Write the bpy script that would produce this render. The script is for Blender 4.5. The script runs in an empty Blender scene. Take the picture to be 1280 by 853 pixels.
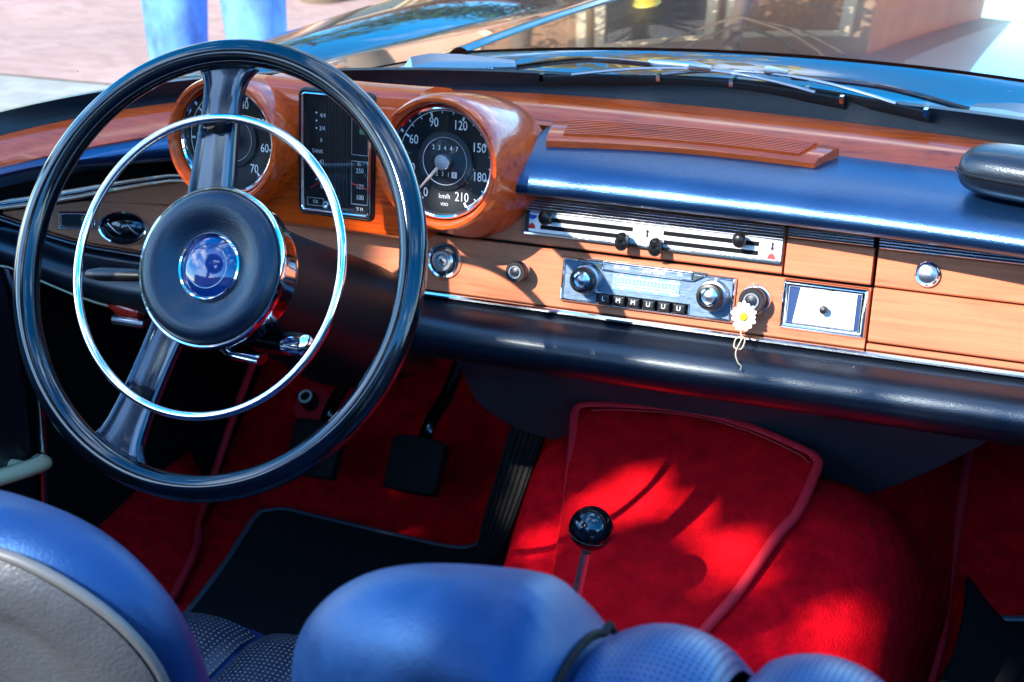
import bpy, bmesh, math, random
import numpy as np
from mathutils import Vector, Matrix
V = Vector
random.seed(7); rng = np.random.RandomState(7)
SC = bpy.context.scene
COL = SC.collection
GZ = -0.93                       # ground height; the origin is the centre of the steering wheel
PI = math.pi

# ------------------------------------------------------------------ materials
def nodes_of(name):
    m = bpy.data.materials.new(name); m.use_nodes = True
    nt = m.node_tree
    return m, nt, nt.nodes['Principled BSDF']
def setp(p, **k):
    for a, b in k.items():
        p.inputs[a].default_value = b
def mat(name, col, rough=.5, metal=0., spec=.5, coat=0., coat_rough=.03, bump=0., bscale=400., bdetail=2., var=0., vscale=8., stretch=None, sheen=0., rvar=0.):
    m, nt, p = nodes_of(name)
    setp(p, **{'Base Color': (*col, 1), 'Roughness': rough, 'Metallic': metal, 'Specular IOR Level': spec, 'Coat Weight': coat, 'Coat Roughness': coat_rough, 'Sheen Weight': sheen})
    L = nt.links; N = nt.nodes
    tc = N.new('ShaderNodeTexCoord'); mp = N.new('ShaderNodeMapping'); L.new(tc.outputs['Object'], mp.inputs[0])
    if stretch: mp.inputs['Scale'].default_value = stretch
    if bump:
        t = N.new('ShaderNodeTexNoise'); t.inputs['Scale'].default_value = bscale; t.inputs['Detail'].default_value = bdetail
        L.new(mp.outputs[0], t.inputs['Vector'])
        b = N.new('ShaderNodeBump'); b.inputs['Strength'].default_value = bump; b.inputs['Distance'].default_value = .002
        L.new(t.outputs['Fac'], b.inputs['Height']); L.new(b.outputs[0], p.inputs['Normal'])
    if var or rvar:
        t = N.new('ShaderNodeTexNoise'); t.inputs['Scale'].default_value = vscale; t.inputs['Detail'].default_value = 5; t.inputs['Roughness'].default_value = .65
        L.new(mp.outputs[0], t.inputs['Vector'])
        if var:
            r = N.new('ShaderNodeMapRange'); r.inputs['From Min'].default_value = .3; r.inputs['From Max'].default_value = .7
            r.inputs['To Min'].default_value = 1 - var; r.inputs['To Max'].default_value = 1 + var
            L.new(t.outputs['Fac'], r.inputs['Value'])
            mx = N.new('ShaderNodeMix'); mx.data_type = 'RGBA'; mx.blend_type = 'MULTIPLY'; mx.inputs['Factor'].default_value = 1
            mx.inputs[6].default_value = (*col, 1); L.new(r.outputs[0], mx.inputs[7]); L.new(mx.outputs[2], p.inputs['Base Color'])
        if rvar:
            r = N.new('ShaderNodeMapRange'); r.inputs['From Min'].default_value = .3; r.inputs['From Max'].default_value = .7
            r.inputs['To Min'].default_value = max(0, rough - rvar); r.inputs['To Max'].default_value = rough + rvar
            L.new(t.outputs['Fac'], r.inputs['Value']); L.new(r.outputs[0], p.inputs['Roughness'])
    return m
def wood(name, dark, light, rough, coat, grain=1.0):
    m, nt, p = nodes_of(name); L = nt.links; N = nt.nodes
    tc = N.new('ShaderNodeTexCoord'); mp = N.new('ShaderNodeMapping'); L.new(tc.outputs['Object'], mp.inputs[0])
    mp.inputs['Scale'].default_value = (4.5, 95, 120); mp.inputs['Rotation'].default_value = (0, .02, .05)
    t = N.new('ShaderNodeTexNoise'); t.inputs['Scale'].default_value = 1.6; t.inputs['Detail'].default_value = 8; t.inputs['Roughness'].default_value = .62; t.inputs['Distortion'].default_value = .5
    L.new(mp.outputs[0], t.inputs['Vector'])
    mp2 = N.new('ShaderNodeMapping'); L.new(tc.outputs['Object'], mp2.inputs[0]); mp2.inputs['Scale'].default_value = (22, 900, 1100)
    t2 = N.new('ShaderNodeTexNoise'); t2.inputs['Scale'].default_value = 1; t2.inputs['Detail'].default_value = 3
    L.new(mp2.outputs[0], t2.inputs['Vector'])
    ad = N.new('ShaderNodeMath'); ad.operation = 'MULTIPLY_ADD'; L.new(t2.outputs['Fac'], ad.inputs[0]); ad.inputs[1].default_value = .35 * grain; L.new(t.outputs['Fac'], ad.inputs[2])
    mp3 = N.new('ShaderNodeMapping'); L.new(tc.outputs['Object'], mp3.inputs[0]); mp3.inputs['Scale'].default_value = (4.5, 11, 17)
    t3 = N.new('ShaderNodeTexNoise'); t3.inputs['Scale'].default_value = 1.3; t3.inputs['Detail'].default_value = 4; t3.inputs['Distortion'].default_value = 1.2; L.new(mp3.outputs[0], t3.inputs['Vector'])
    ad2 = N.new('ShaderNodeMath'); ad2.operation = 'MULTIPLY_ADD'; L.new(t3.outputs['Fac'], ad2.inputs[0]); ad2.inputs[1].default_value = .55; L.new(ad.outputs[0], ad2.inputs[2])
    ad3 = N.new('ShaderNodeMath'); ad3.operation = 'SUBTRACT'; L.new(ad2.outputs[0], ad3.inputs[0]); ad3.inputs[1].default_value = .275; ad = ad3
    cr = N.new('ShaderNodeValToRGB'); L.new(ad.outputs[0], cr.inputs[0])
    e = cr.color_ramp.elements; e[0].position = .42; e[0].color = (*dark, 1); e[1].position = .86; e[1].color = (*light, 1)
    mid = cr.color_ramp.elements.new(.6); mid.color = (*[.35 * a + .65 * b for a, b in zip(dark, light)], 1)
    L.new(cr.outputs[0], p.inputs['Base Color'])
    setp(p, **{'Roughness': rough, 'Coat Weight': coat, 'Coat Roughness': .10, 'Specular IOR Level': .25})
    b = N.new('ShaderNodeBump'); b.inputs['Strength'].default_value = .12; b.inputs['Distance'].default_value = .0006
    L.new(ad.outputs[0], b.inputs['Height']); L.new(b.outputs[0], p.inputs['Normal'])
    return m
def perforated(name, col, hole=(.004, .004, .005), pitch=.0048):
    m, nt, p = nodes_of(name); L = nt.links; N = nt.nodes
    tc = N.new('ShaderNodeTexCoord'); sp = N.new('ShaderNodeSeparateXYZ'); L.new(tc.outputs['UV'], sp.inputs[0])
    prod = None
    for k in (0, 1):
        a = N.new('ShaderNodeMath'); a.operation = 'MULTIPLY'; a.inputs[1].default_value = 2 * PI / pitch; L.new(sp.outputs[k], a.inputs[0])
        s = N.new('ShaderNodeMath'); s.operation = 'COSINE'; L.new(a.outputs[0], s.inputs[0])
        if prod is None: prod = s
        else:
            q = N.new('ShaderNodeMath'); q.operation = 'ADD'; L.new(prod.outputs[0], q.inputs[0]); L.new(s.outputs[0], q.inputs[1]); prod = q
    r = N.new('ShaderNodeMapRange'); r.inputs['From Min'].default_value = 1.0; r.inputs['From Max'].default_value = 1.6; L.new(prod.outputs[0], r.inputs['Value'])
    mx = N.new('ShaderNodeMix'); mx.data_type = 'RGBA'; L.new(r.outputs[0], mx.inputs['Factor']); mx.inputs[6].default_value = (*col, 1); mx.inputs[7].default_value = (*hole, 1)
    L.new(mx.outputs[2], p.inputs['Base Color'])
    b = N.new('ShaderNodeBump'); b.invert = True; b.inputs['Strength'].default_value = .5; b.inputs['Distance'].default_value = .001
    L.new(r.outputs[0], b.inputs['Height']); L.new(b.outputs[0], p.inputs['Normal'])
    sm = N.new('ShaderNodeMapRange'); sm.inputs['To Min'].default_value = .5; sm.inputs['To Max'].default_value = .0; L.new(r.outputs[0], sm.inputs['Value']); L.new(sm.outputs[0], p.inputs['Specular IOR Level'])
    setp(p, **{'Roughness': .36, 'IOR': 1.7}); p.inputs['Specular Tint'].default_value = (.35, .6, 1, 1)  # blue tint colours the highlights like reflected sky
    return m
def clear_glass(name, tint=(1, 1, 1), refl=1.0, dirt=0.):
    m, nt, p = nodes_of(name); L = nt.links; N = nt.nodes
    N.remove(p); out = N['Material Output']
    tr = N.new('ShaderNodeBsdfTransparent'); tr.inputs[0].default_value = (*tint, 1)
    gl = N.new('ShaderNodeBsdfGlossy'); gl.inputs['Roughness'].default_value = .01
    fr = N.new('ShaderNodeFresnel'); fr.inputs[0].default_value = 1.45
    mu = N.new('ShaderNodeMath'); mu.operation = 'MULTIPLY'; mu.inputs[1].default_value = refl; L.new(fr.outputs[0], mu.inputs[0])
    mx = N.new('ShaderNodeMixShader'); L.new(mu.outputs[0], mx.inputs[0]); L.new(tr.outputs[0], mx.inputs[1]); L.new(gl.outputs[0], mx.inputs[2])
    if dirt:
        tc = N.new('ShaderNodeTexCoord'); vo = N.new('ShaderNodeTexVoronoi'); vo.inputs['Scale'].default_value = 34; L.new(tc.outputs['Object'], vo.inputs['Vector'])
        lt = N.new('ShaderNodeMath'); lt.operation = 'LESS_THAN'; lt.inputs[1].default_value = .045; L.new(vo.outputs['Distance'], lt.inputs[0])
        wn = N.new('ShaderNodeSeparateColor'); L.new(vo.outputs['Color'], wn.inputs[0])
        g2 = N.new('ShaderNodeMath'); g2.operation = 'GREATER_THAN'; g2.inputs[1].default_value = .55; L.new(wn.outputs[0], g2.inputs[0])
        m2 = N.new('ShaderNodeMath'); m2.operation = 'MULTIPLY'; L.new(lt.outputs[0], m2.inputs[0]); L.new(g2.outputs[0], m2.inputs[1])
        m3 = N.new('ShaderNodeMath'); m3.operation = 'MULTIPLY'; L.new(m2.outputs[0], m3.inputs[0]); m3.inputs[1].default_value = dirt
        df = N.new('ShaderNodeBsdfDiffuse'); df.inputs[0].default_value = (.8, .8, .8, 1)
        mx2 = N.new('ShaderNodeMixShader'); L.new(m3.outputs[0], mx2.inputs[0]); L.new(mx.outputs[0], mx2.inputs[1]); L.new(df.outputs[0], mx2.inputs[2]); mx = mx2
    L.new(mx.outputs[0], out.inputs[0])
    return m

M = {}
M['wood_gloss'] = wood('varnished_mahogany', (.24, .012, .001), (.80, .092, .008), .30, .7)
M['wood_satin'] = wood('satin_mahogany', (.30, .066, .027), (.58, .178, .085), .45, .06, 1.5)
M['leather'] = mat('black_leather', (.004, .006, .011), .33, spec=.5, bump=.12, bscale=900, bdetail=0, var=.1, vscale=30, coat=.25, coat_rough=.2)
M['pad_leather'] = mat('sky_tinted_pad_leather', (.002, .010, .030), .30, spec=.5, bump=.12, bscale=900, bdetail=0, var=.1, vscale=24, coat=.1, coat_rough=.15)  # black leather; the blue in its colour stands in for reflected sky
M['seat_leather'] = mat('sky_tinted_seat_leather', (.003, .018, .075), .44, spec=.5, bump=.22, bscale=520, bdetail=5, var=.25, vscale=14, rvar=.10)  # blue base imitates sky sheen on dark leather
M['seat_back'] = mat('worn_grey_leather', (.060, .063, .070), .42, spec=.5, bump=.35, bscale=420, var=.18, vscale=12, rvar=.08)
M['seat_piping'] = mat('grey_piping', (.10, .10, .10), .45)
M['perf'] = perforated('perforated_leather', (.004, .030, .115), (.002, .012, .045))  # blue base carries the same painted sky sheen as the seat
M['perf_dark'] = perforated('perforated_dark_leather', (.006, .012, .03), (.20, .17, .12), .0052)
M['bakelite'] = mat('black_bakelite', (.003, .004, .006), .10, spec=.5, coat=.5, coat_rough=.02, rvar=.04, vscale=25)
M['bakelite_blue'] = mat('dark_blue_spoke_plastic', (.002, .006, .018), .18, spec=.5, coat=.3)
M['chrome'] = mat('chrome', (.86, .87, .90), .07, metal=1, rvar=.04, vscale=60)
M['satin_metal'] = mat('satin_metal', (.52, .54, .58), .3, metal=1)
M['chrome_white'] = mat('pale_chrome', (.86, .87, .89), .24, metal=.45)
M['black'] = mat('black_plastic', (.008, .008, .009), .35)
M['matte_black'] = mat('matte_black', (.004, .004, .005), .8, spec=.2)
M['rubber'] = mat('black_rubber', (.010, .010, .011), .65, spec=.25, bump=.3, bscale=900)
M['dial'] = mat('dial_black', (.007, .010, .014), .55, spec=.2)
M['dial_mid'] = mat('dial_grey_black', (.012, .017, .025), .4, metal=.2)
M['white'] = mat('white_marking', (.85, .85, .82), .5)
M['red_mark'] = mat('red_marking', (.75, .03, .03), .5)
M['blue_mark'] = mat('blue_marking', (.03, .12, .6), .5)
M['green_mark'] = mat('green_marking', (.10, .30, .14), .5)
M['orange'] = mat('pale_orange_needle', (.85, .62, .48), .4)
M['radio_face'] = mat('blue_grey_radio_face', (.085, .15, .23), .4, metal=.2, bump=.25, bscale=60, stretch=(1, 60, 60))
M['radio_scale'] = mat('pale_blue_scale', (.17, .30, .45), .3)
M['ash_white'] = mat('white_lacquer', (.82, .82, .82), .25, coat=.5)
M['dark_blue'] = mat('dark_blue_recess', (.02, .05, .14), .3)
M['carpet'] = mat('red_carpet', (.76, .003, .010), .95, spec=.03, bump=1.0, bscale=520, bdetail=6, var=.30, vscale=45)
M['carpet_lt'] = mat('red_cover_carpet', (.72, .004, .010), .95, spec=.03, bump=1.0, bscale=560, bdetail=6, var=.25, vscale=40)
M['red_leather'] = mat('red_leather_piping', (.78, .02, .035), .55, spec=.2, bump=.3, bscale=700, var=.12, vscale=30)
M['thread'] = mat('red_thread', (.60, .05, .06), .8, spec=.1)
M['mat_black'] = mat('black_floor_mat', (.010, .011, .015), .9, spec=.25, bump=.9, bscale=1500, bdetail=4, var=.3, vscale=60)
M['mat_edge'] = mat('mat_edging', (.07, .09, .12), .35)
M['vinyl'] = mat('black_vinyl_board', (.055, .068, .090), .42, bump=.35, bscale=500, var=.15, vscale=10)
M['paint'] = mat('dark_car_paint', (.005, .003, .004), .2, spec=.3, coat=1.0, coat_rough=.006)
M['paint'].node_tree.nodes['Principled BSDF'].inputs['Coat IOR'].default_value = 2.6
M['glass'] = clear_glass('instrument_glass', refl=.4)
M['windscreen'] = clear_glass('windscreen_glass', tint=(.985, .995, .99), refl=.05, dirt=.5)
M['petal'] = mat('white_petal', (.86, .86, .84), .6)
M['yolk'] = mat('yellow_flower_centre', (.85, .55, .01), .6, bump=.8, bscale=1500)
M['stem'] = mat('dry_stem', (.55, .42, .27), .7)
M['yellow_plastic'] = mat('pale_plastic', (.75, .7, .6), .4)
M['red_knob'] = mat('red_lens', (.5, .02, .01), .2, coat=1)

M['hub_leather'] = mat('hub_leather', (.004, .008, .018), .33, spec=.5, bump=.3, bscale=900, coat=.3, coat_rough=.25)
def gloss(k, ior=None, tint=None, coat_ior=None):
    p = M[k].node_tree.nodes['Principled BSDF']
    if ior: p.inputs['IOR'].default_value = ior
    if tint: p.inputs['Specular Tint'].default_value = (*tint, 1)
    if coat_ior: p.inputs['Coat IOR'].default_value = coat_ior
gloss('pad_leather', 2.4, (.22, .52, 1), 1.5); gloss('leather', 1.6, (.7, .85, 1)); gloss('seat_leather', 1.75, (.18, .46, 1)); gloss('hub_leather', 1.5, (.4, .7, 1)); gloss('bakelite', 1.5, (.6, .8, 1)); gloss('bakelite_blue', 1.6, (.5, .75, 1))  # blue specular tints paint in the sky's reflection
gloss('wood_gloss', coat_ior=1.6)
# ------------------------------------------------------------------ mesh helpers
class Fr:
    def __init__(s, o, X, U, N): s.o, s.X, s.U, s.N = V(o), V(X).normalized(), V(U).normalized(), V(N).normalized()
    def p(s, a, b, c=0.): return s.o + s.X * a + s.U * b + s.N * c
    def sub(s, a, b, c=0.): return Fr(s.p(a, b, c), s.X, s.U, s.N)
class MB:
    def __init__(s): s.bm = bmesh.new(); s.uv = None
    def face(s, pts):
        try: return s.bm.faces.new([s.bm.verts.new(p) for p in pts])
        except ValueError: return None
    def loft(s, rings, closed=True, cap0=True, cap1=True, loop=False):
        R = [[s.bm.verts.new(p) for p in r] for r in rings]
        n = len(R[0]); m = len(R)
        for i in range(m if loop else m - 1):
            a, b = R[i], R[(i + 1) % m]
            for j in range(n if closed else n - 1):
                k = (j + 1) % n
                try: s.bm.faces.new((a[j], a[k], b[k], b[j]))
                except ValueError: pass
        if closed and not loop:
            if cap0: s.bm.faces.new(R[0][::-1])
            if cap1: s.bm.faces.new(R[-1])
        return s
    def grid(s, fn, us, vs):
        return s.loft([[fn(u, v) for v in vs] for u in us], closed=False)
    def tube(s, path, r, seg=10, loop=False, flat=1.0, up=None):
        path = [V(p) for p in path]; n = len(path); rings = []
        prev = None
        for i, p in enumerate(path):
            a = path[(i - 1) % n] if (loop or i > 0) else p
            b = path[(i + 1) % n] if (loop or i < n - 1) else p
            t = (b - a).normalized()
            if prev is None:
                ref = V(up) if up else (V((0, 0, 1)) if abs(t.z) < .9 else V((1, 0, 0)))
            else: ref = prev
            u = (ref - t * ref.dot(t)).normalized(); w = t.cross(u); prev = u
            rr = r[i] if isinstance(r, (list, tuple)) else r
            rings.append([p + (u * math.cos(2 * PI * k / seg) * flat + w * math.sin(2 * PI * k / seg)) * rr for k in range(seg)])
        return s.loft(rings, loop=loop)
    def lathe(s, fr, prof, seg=48, sx=1.0, su=1.0, cap0=False, cap1=False):
        rings = []
        for r, h in prof:
            rings.append([fr.p(r * sx * math.cos(2 * PI * k / seg), r * su * math.sin(2 * PI * k / seg), h) for k in range(seg)])
        return s.loft(rings, cap0=cap0, cap1=cap1)
    def prism(s, fr, pts, h0, h1, bev=0.):
        n = len(pts)
        if bev:
            c = [sum(p[0] for p in pts) / n, sum(p[1] for p in pts) / n]
            def ins(p, d):
                x, y = p[0] - c[0], p[1] - c[1]
                return (p[0] - math.copysign(min(d, abs(x)), x), p[1] - math.copysign(min(d, abs(y)), y))
            rings = [[fr.p(*p, h0) for p in pts], [fr.p(*p, h1 - bev) for p in pts], [fr.p(*ins(p, bev * .35), h1 - bev * .35) for p in pts], [fr.p(*ins(p, bev), h1) for p in pts]]
        else: rings = [[fr.p(*p, h0) for p in pts], [fr.p(*p, h1) for p in pts]]
        return s.loft(rings)
    def rect(s, fr, x0, x1, y0, y1, h0, h1, bev=0., rad=0., n=4):
        return s.prism(fr, rrect(x0, x1, y0, y1, rad, n), h0, h1, bev)
    def frame(s, fr, x0, x1, y0, y1, w, h0, h1, rad=.003, round_=True):
        """rounded rectangular frame of half-round section, width w"""
        k = 6; rings = []
        for j in range(k + 1):
            a = PI * j / k; off = w / 2 - w / 2 * math.cos(a); h = h0 + (h1 - h0) * math.sin(a)
            rings.append([fr.p(*p, h) for p in rrect(x0 + off, x1 - off, y0 + off, y1 - off, max(rad - off, .0004), 5)])
        return s.loft(rings, cap0=False, cap1=False)
    def sphere(s, c, r, seg=20, sx=1, sy=1, sz=1):
        prof = [(r * math.sin(PI * i / 12), -r * math.cos(PI * i / 12)) for i in range(13)]
        prof[0] = (1e-4 * r, -r); prof[-1] = (1e-4 * r, r)
        rings = [[V(c) + V((q * sx * math.cos(2 * PI * k / seg), q * sy * math.sin(2 * PI * k / seg), h * sz)) for k in range(seg)] for q, h in prof]
        return s.loft(rings)
    def text(s, fr, body, size, align='CENTER', rot=0., sx=1., depth=.0001, shear=0.):
        cu = bpy.data.curves.new('lettering', 'FONT'); cu.body = body; cu.size = size; cu.align_x = align; cu.align_y = 'CENTER'; cu.extrude = depth; cu.resolution_u = 3; cu.shear = shear
        ob = bpy.data.objects.new('lettering', cu); COL.objects.link(ob)
        me = bpy.data.meshes.new_from_object(ob.evaluated_get(bpy.context.evaluated_depsgraph_get()))
        vs = []
        cr, sr = math.cos(rot), math.sin(rot)
        for v in me.vertices:
            x, y = v.co.x * sx, v.co.y
            vs.append(s.bm.verts.new(fr.p(x * cr - y * sr, x * sr + y * cr, v.co.z)))
        for f in me.polygons:
            try: s.bm.faces.new([vs[i] for i in f.vertices])
            except ValueError: pass
        bpy.data.objects.remove(ob); bpy.data.curves.remove(cu); bpy.data.meshes.remove(me)
        return s
    def build(s, name, m, parent=None, ang=40, bevel=0., subsurf=0, recalc=True, solid=0.):
        if recalc: bmesh.ops.recalc_face_normals(s.bm, faces=s.bm.faces)
        me = bpy.data.meshes.new(name); s.bm.to_mesh(me); s.bm.free()
        for ma in (m if isinstance(m, (list, tuple)) else [m]): me.materials.append(ma)
        me.polygons.foreach_set('use_smooth', [True] * len(me.polygons))
        if ang < 180: me.set_sharp_from_angle(angle=math.radians(ang))
        o = bpy.data.objects.new(name, me); COL.objects.link(o)
        if parent is not None:
            o.parent = parent
            if parent.type == 'EMPTY': o.matrix_parent_inverse = Matrix.Translation(-parent.location)
        if solid:
            d = o.modifiers.new('thickness', 'SOLIDIFY'); d.thickness = solid
        if bevel:
            b = o.modifiers.new('bevel', 'BEVEL'); b.width = bevel; b.segments = 2; b.limit_method = 'ANGLE'; b.angle_limit = math.radians(35)
        if subsurf:
            d = o.modifiers.new('smooth', 'SUBSURF'); d.levels = d.render_levels = subsurf
        return o
def rrect(x0, x1, y0, y1, r=0., n=4):
    if r <= 0: return [(x0, y0), (x1, y0), (x1, y1), (x0, y1)]
    P = []
    for cx, cy, a in ((x1 - r, y0 + r, -90), (x1 - r, y1 - r, 0), (x0 + r, y1 - r, 90), (x0 + r, y0 + r, 180)):
        for i in range(n + 1):
            t = math.radians(a + 90 * i / n); P.append((cx + r * math.cos(t), cy + r * math.sin(t)))
    return P
def tag(o, label=None, cat=None, group=None, kind=None):
    if label: o['label'] = label
    if cat: o['category'] = cat
    if group: o['group'] = group
    if kind: o['kind'] = kind
    return o
def thing(name, label, cat, loc=(0, 0, 0), group=None):
    o = bpy.data.objects.new(name, None); o.empty_display_size = .05; COL.objects.link(o); o.location = loc
    return tag(o, label, cat, group)
def smooth_path(P, n=8, loop=False):
    P = [V(p) for p in P]; out = []; m = len(P)
    for i in range(m if loop else m - 1):
        p0 = P[(i - 1) % m] if (loop or i > 0) else P[i]; p1 = P[i]; p2 = P[(i + 1) % m]
        p3 = P[(i + 2) % m] if (loop or i + 2 < m) else p2
        for k in range(n):
            t = k / n
            out.append(.5 * ((2 * p1) + (p2 - p0) * t + (2 * p0 - 5 * p1 + 4 * p2 - p3) * t * t + (3 * p1 - p0 - 3 * p2 + p3) * t ** 3))
    if not loop: out.append(P[-1])
    return out
def lin(a, b, n): return [a + (b - a) * i / (n - 1) for i in range(n)]
def sstep(a, b, x):
    t = min(1, max(0, (x - a) / (b - a))); return t * t * (3 - 2 * t)

# ------------------------------------------------------------------ dashboard reference surfaces
TL = math.radians(15.7)
PN = V((0, -math.cos(TL), math.sin(TL))); PU = V((0, math.sin(TL), math.cos(TL)))
PY0 = .286 + .085 * math.tan(TL)
def pf(x, s, o=0.):
    b = 1.5 * max(0, -.24 - x) ** 2 + 1.5 * max(0, x - .96) ** 2
    return V((x, PY0 - b, 0)) + PU * s + PN * o
def pfr(x, s, o=0.):
    if x > -.25: return Fr(pf(x, s, o), (1, 0, 0), PU, PN)
    t = V((1, 3 * (-.24 - x), 0)).normalized(); n = t.cross(PU).normalized()
    n = n if n.y < 0 else -n
    return Fr(pf(x, s, o + .0025), t, PU, n)
def mir(L): return L + [(.72 - p[0], *p[1:]) for p in L if p[0] < -.1]
class Curve3:
    def __init__(s, pts):
        pts = sorted(mir(pts)); x = np.array([p[0] for p in pts]) - .36
        s.cy = np.polyfit(x, [p[1] for p in pts], 6); s.cz = np.polyfit(x, [p[2] for p in pts], 6)
    def __call__(s, x): return V((x, float(np.polyval(s.cy, x - .36)), float(np.polyval(s.cz, x - .36))))
E1 = Curve3([(-.50, .165, -.012), (-.40, .218, .02), (-.323, .255, .035), (-.24, .296, .05), (.105, .428, .055), (.29, .449, .055), (.41, .436, .055), (.58, .407, .055), (.63, .40, .055)])
E2 = Curve3([(-.48, .135, -.022), (-.373, .185, .005), (-.297, .22, .02), (-.217, .253, .035), (.162, .37, .047), (.316, .372, .047), (.43, .357, .047), (.592, .338, .047), (.64, .332, .047)])
E0 = Curve3([(-.51, .185, .0), (-.414, .225, .03), (-.322, .255, .05), (-.234, .30, .065), (.04, .41, .068), (.288, .46, .068), (.49, .43, .068), (.63, .405, .068)])
XL, XR = -.43, 1.15

dash = thing('dashboard', 'varnished wood dashboard with black leather pads running across the car below the windscreen', 'dashboard', (.36, .33, -.2))
DASH_PARTS = dash
def part(mb, name, m, parent=None, **k): return mb.build(name, m, parent or dash, **k)

# --- fascia boards
def fascia(cols, o0, o1, c=.0014):
    mb = MB(); rings = []
    for x, s0, s1 in cols:
        rings.append([pf(x, s0, o0), pf(x, s0, o1 - c), pf(x, s0 + c, o1), pf(x, s1 - c, o1), pf(x, s1, o1 - c), pf(x, s1, o0)])
    return mb.loft(rings)
top_l = lambda x: float(np.interp(x, [-.45, -.429, -.39, -.349, -.305, -.238], [-.064, -.062, -.056, -.049, -.041, -.028]))
chb_l = lambda x: float(np.interp(x, [-.45, -.428, -.39, -.348, -.304, -.237], [-.078, -.074, -.071, -.064, -.054, -.039]))
str_l = lambda x: float(np.interp(x, [-.45, -.428, -.413, -.383, -.339, -.277, -.2], [-.08, -.081, -.088, -.102, -.116, -.1225, -.1225]))
# backing board
mb = MB(); mb.loft([[pf(x, -.125, -.03), pf(x, -.125 if x > -.3 else str_l(x), -.012), pf(x, -.012 if x > -.2 else top_l(x), -.012), pf(x, -.012, -.03)] for x in lin(-.44, 1.13, 40)])
part(mb, 'backing_board', M['matte_black'])
# lower fascia left of the glove box, with the seam groove above it
mb = fascia([(x, str_l(x) + .004, max(str_l(x) + .005, min(-.0655, chb_l(x) - .0015))) for x in lin(-.425, -.245, 12)] + [(x, -.1185, -.0615) for x in lin(-.20, .5185, 24)], -.010, .0015)
part(mb, 'lower_fascia', M['wood_satin'])
mb = fascia([(x, -.063 - .0045 * sstep(-.2, -.3, x), chb_l(x)) for x in lin(-.325, -.237, 6)] + [(x, -.0585, -.012) for x in lin(-.2, .4335, 20)], -.010, -.0005)
part(mb, 'upper_fascia', M['wood_satin'])
mb = fascia([(.4362, -.0585, -.0245), (.5172, -.0585, -.0245)], -.010, .001)
part(mb, 'centre_fascia_block', M['wood_satin'])
mb = fascia([(x, -.1185, -.1125) for x in lin(.5205, 1.09, 12)], -.010, .0012)
part(mb, 'lower_lip', M['wood_satin'])
glove = fascia([(x, -.1105, -.0605) for x in lin(.5212, 1.0, 10)], -.010, .002).build('glovebox_door', M['wood_satin'], dash)
mb = fascia([(x, -.0590, -.0245) for x in lin(.5212, 1.0, 10)], -.010, -.0005)
part(mb, 'upper_door_panel', M['wood_satin'], glove)
# glovebox lock
fr = pfr(.5675, -.0425)
mb = MB().lathe(fr, [(.0115, -.001), (.0118, .002), (.0105, .0035), (.0092, .0032), (.0088, .002)], 32); lk = part(mb, 'lock_bezel', M['chrome'], glove)
part(MB().lathe(fr, [(.0088, .002), (.006, .0034), (.0001, .0038)], 28, cap1=True).rect(fr, -.0035, .0035, -.0007, .0007, .0037, .0042), 'lock_barrel', M['satin_metal'], glove)
# ribbed chrome strips under the pad
def ribbed(x0, x1, s0, s1, n, o=.004):
    mb = MB()
    for i in range(n):
        a = s0 + (s1 - s0) * i / n; b = s0 + (s1 - s0) * (i + .86) / n
        rings = []
        for x in lin(x0, x1, 8):
            rings.append([pf(x, a + (b - a) * (.5 - .5 * math.cos(t)), -.002 + (o + .002) * math.sin(t) ** .7 if 0 < t < PI else -.002) for t in lin(0, PI, 7)])
        mb.loft(rings)
    return mb
part(ribbed(.4362, .5165, -.0235, -.0135, 4), 'ribbed_chrome_strip', M['chrome'])
part(ribbed(.5215, 1.0, -.0245, -.0135, 4), 'ribbed_chrome_strip', M['chrome'])
# left curved chrome strip between pad and wood
mb = MB()
for a, b in ((0, .46), (.52, 1.0)):
    rings = []
    for x in lin(-.435, -.215, 16):
        t1, t0 = top_l(x), chb_l(x)
        rings.append([pf(x, t0 + (t1 - t0) * (a + (b - a) * (.5 - .5 * math.cos(t))), -.001 + .005 * math.sin(t)) for t in lin(0, PI, 6)])
    mb.loft(rings)
part(mb, 'chrome_strip', M['chrome'])
# long thin chrome strip under the wood
mb = MB(); rings = []
for x in lin(-.43, 1.10, 60):
    s = str_l(x) if x < -.2 else -.1225
    rings.append([pf(x, s + .0028 * math.cos(t) + .001, .004 + .0042 * math.sin(t)) for t in lin(0, 2 * PI, 9)[:-1]])
mb.loft(rings); part(mb, 'lower_chrome_strip', M['chrome'])

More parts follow.
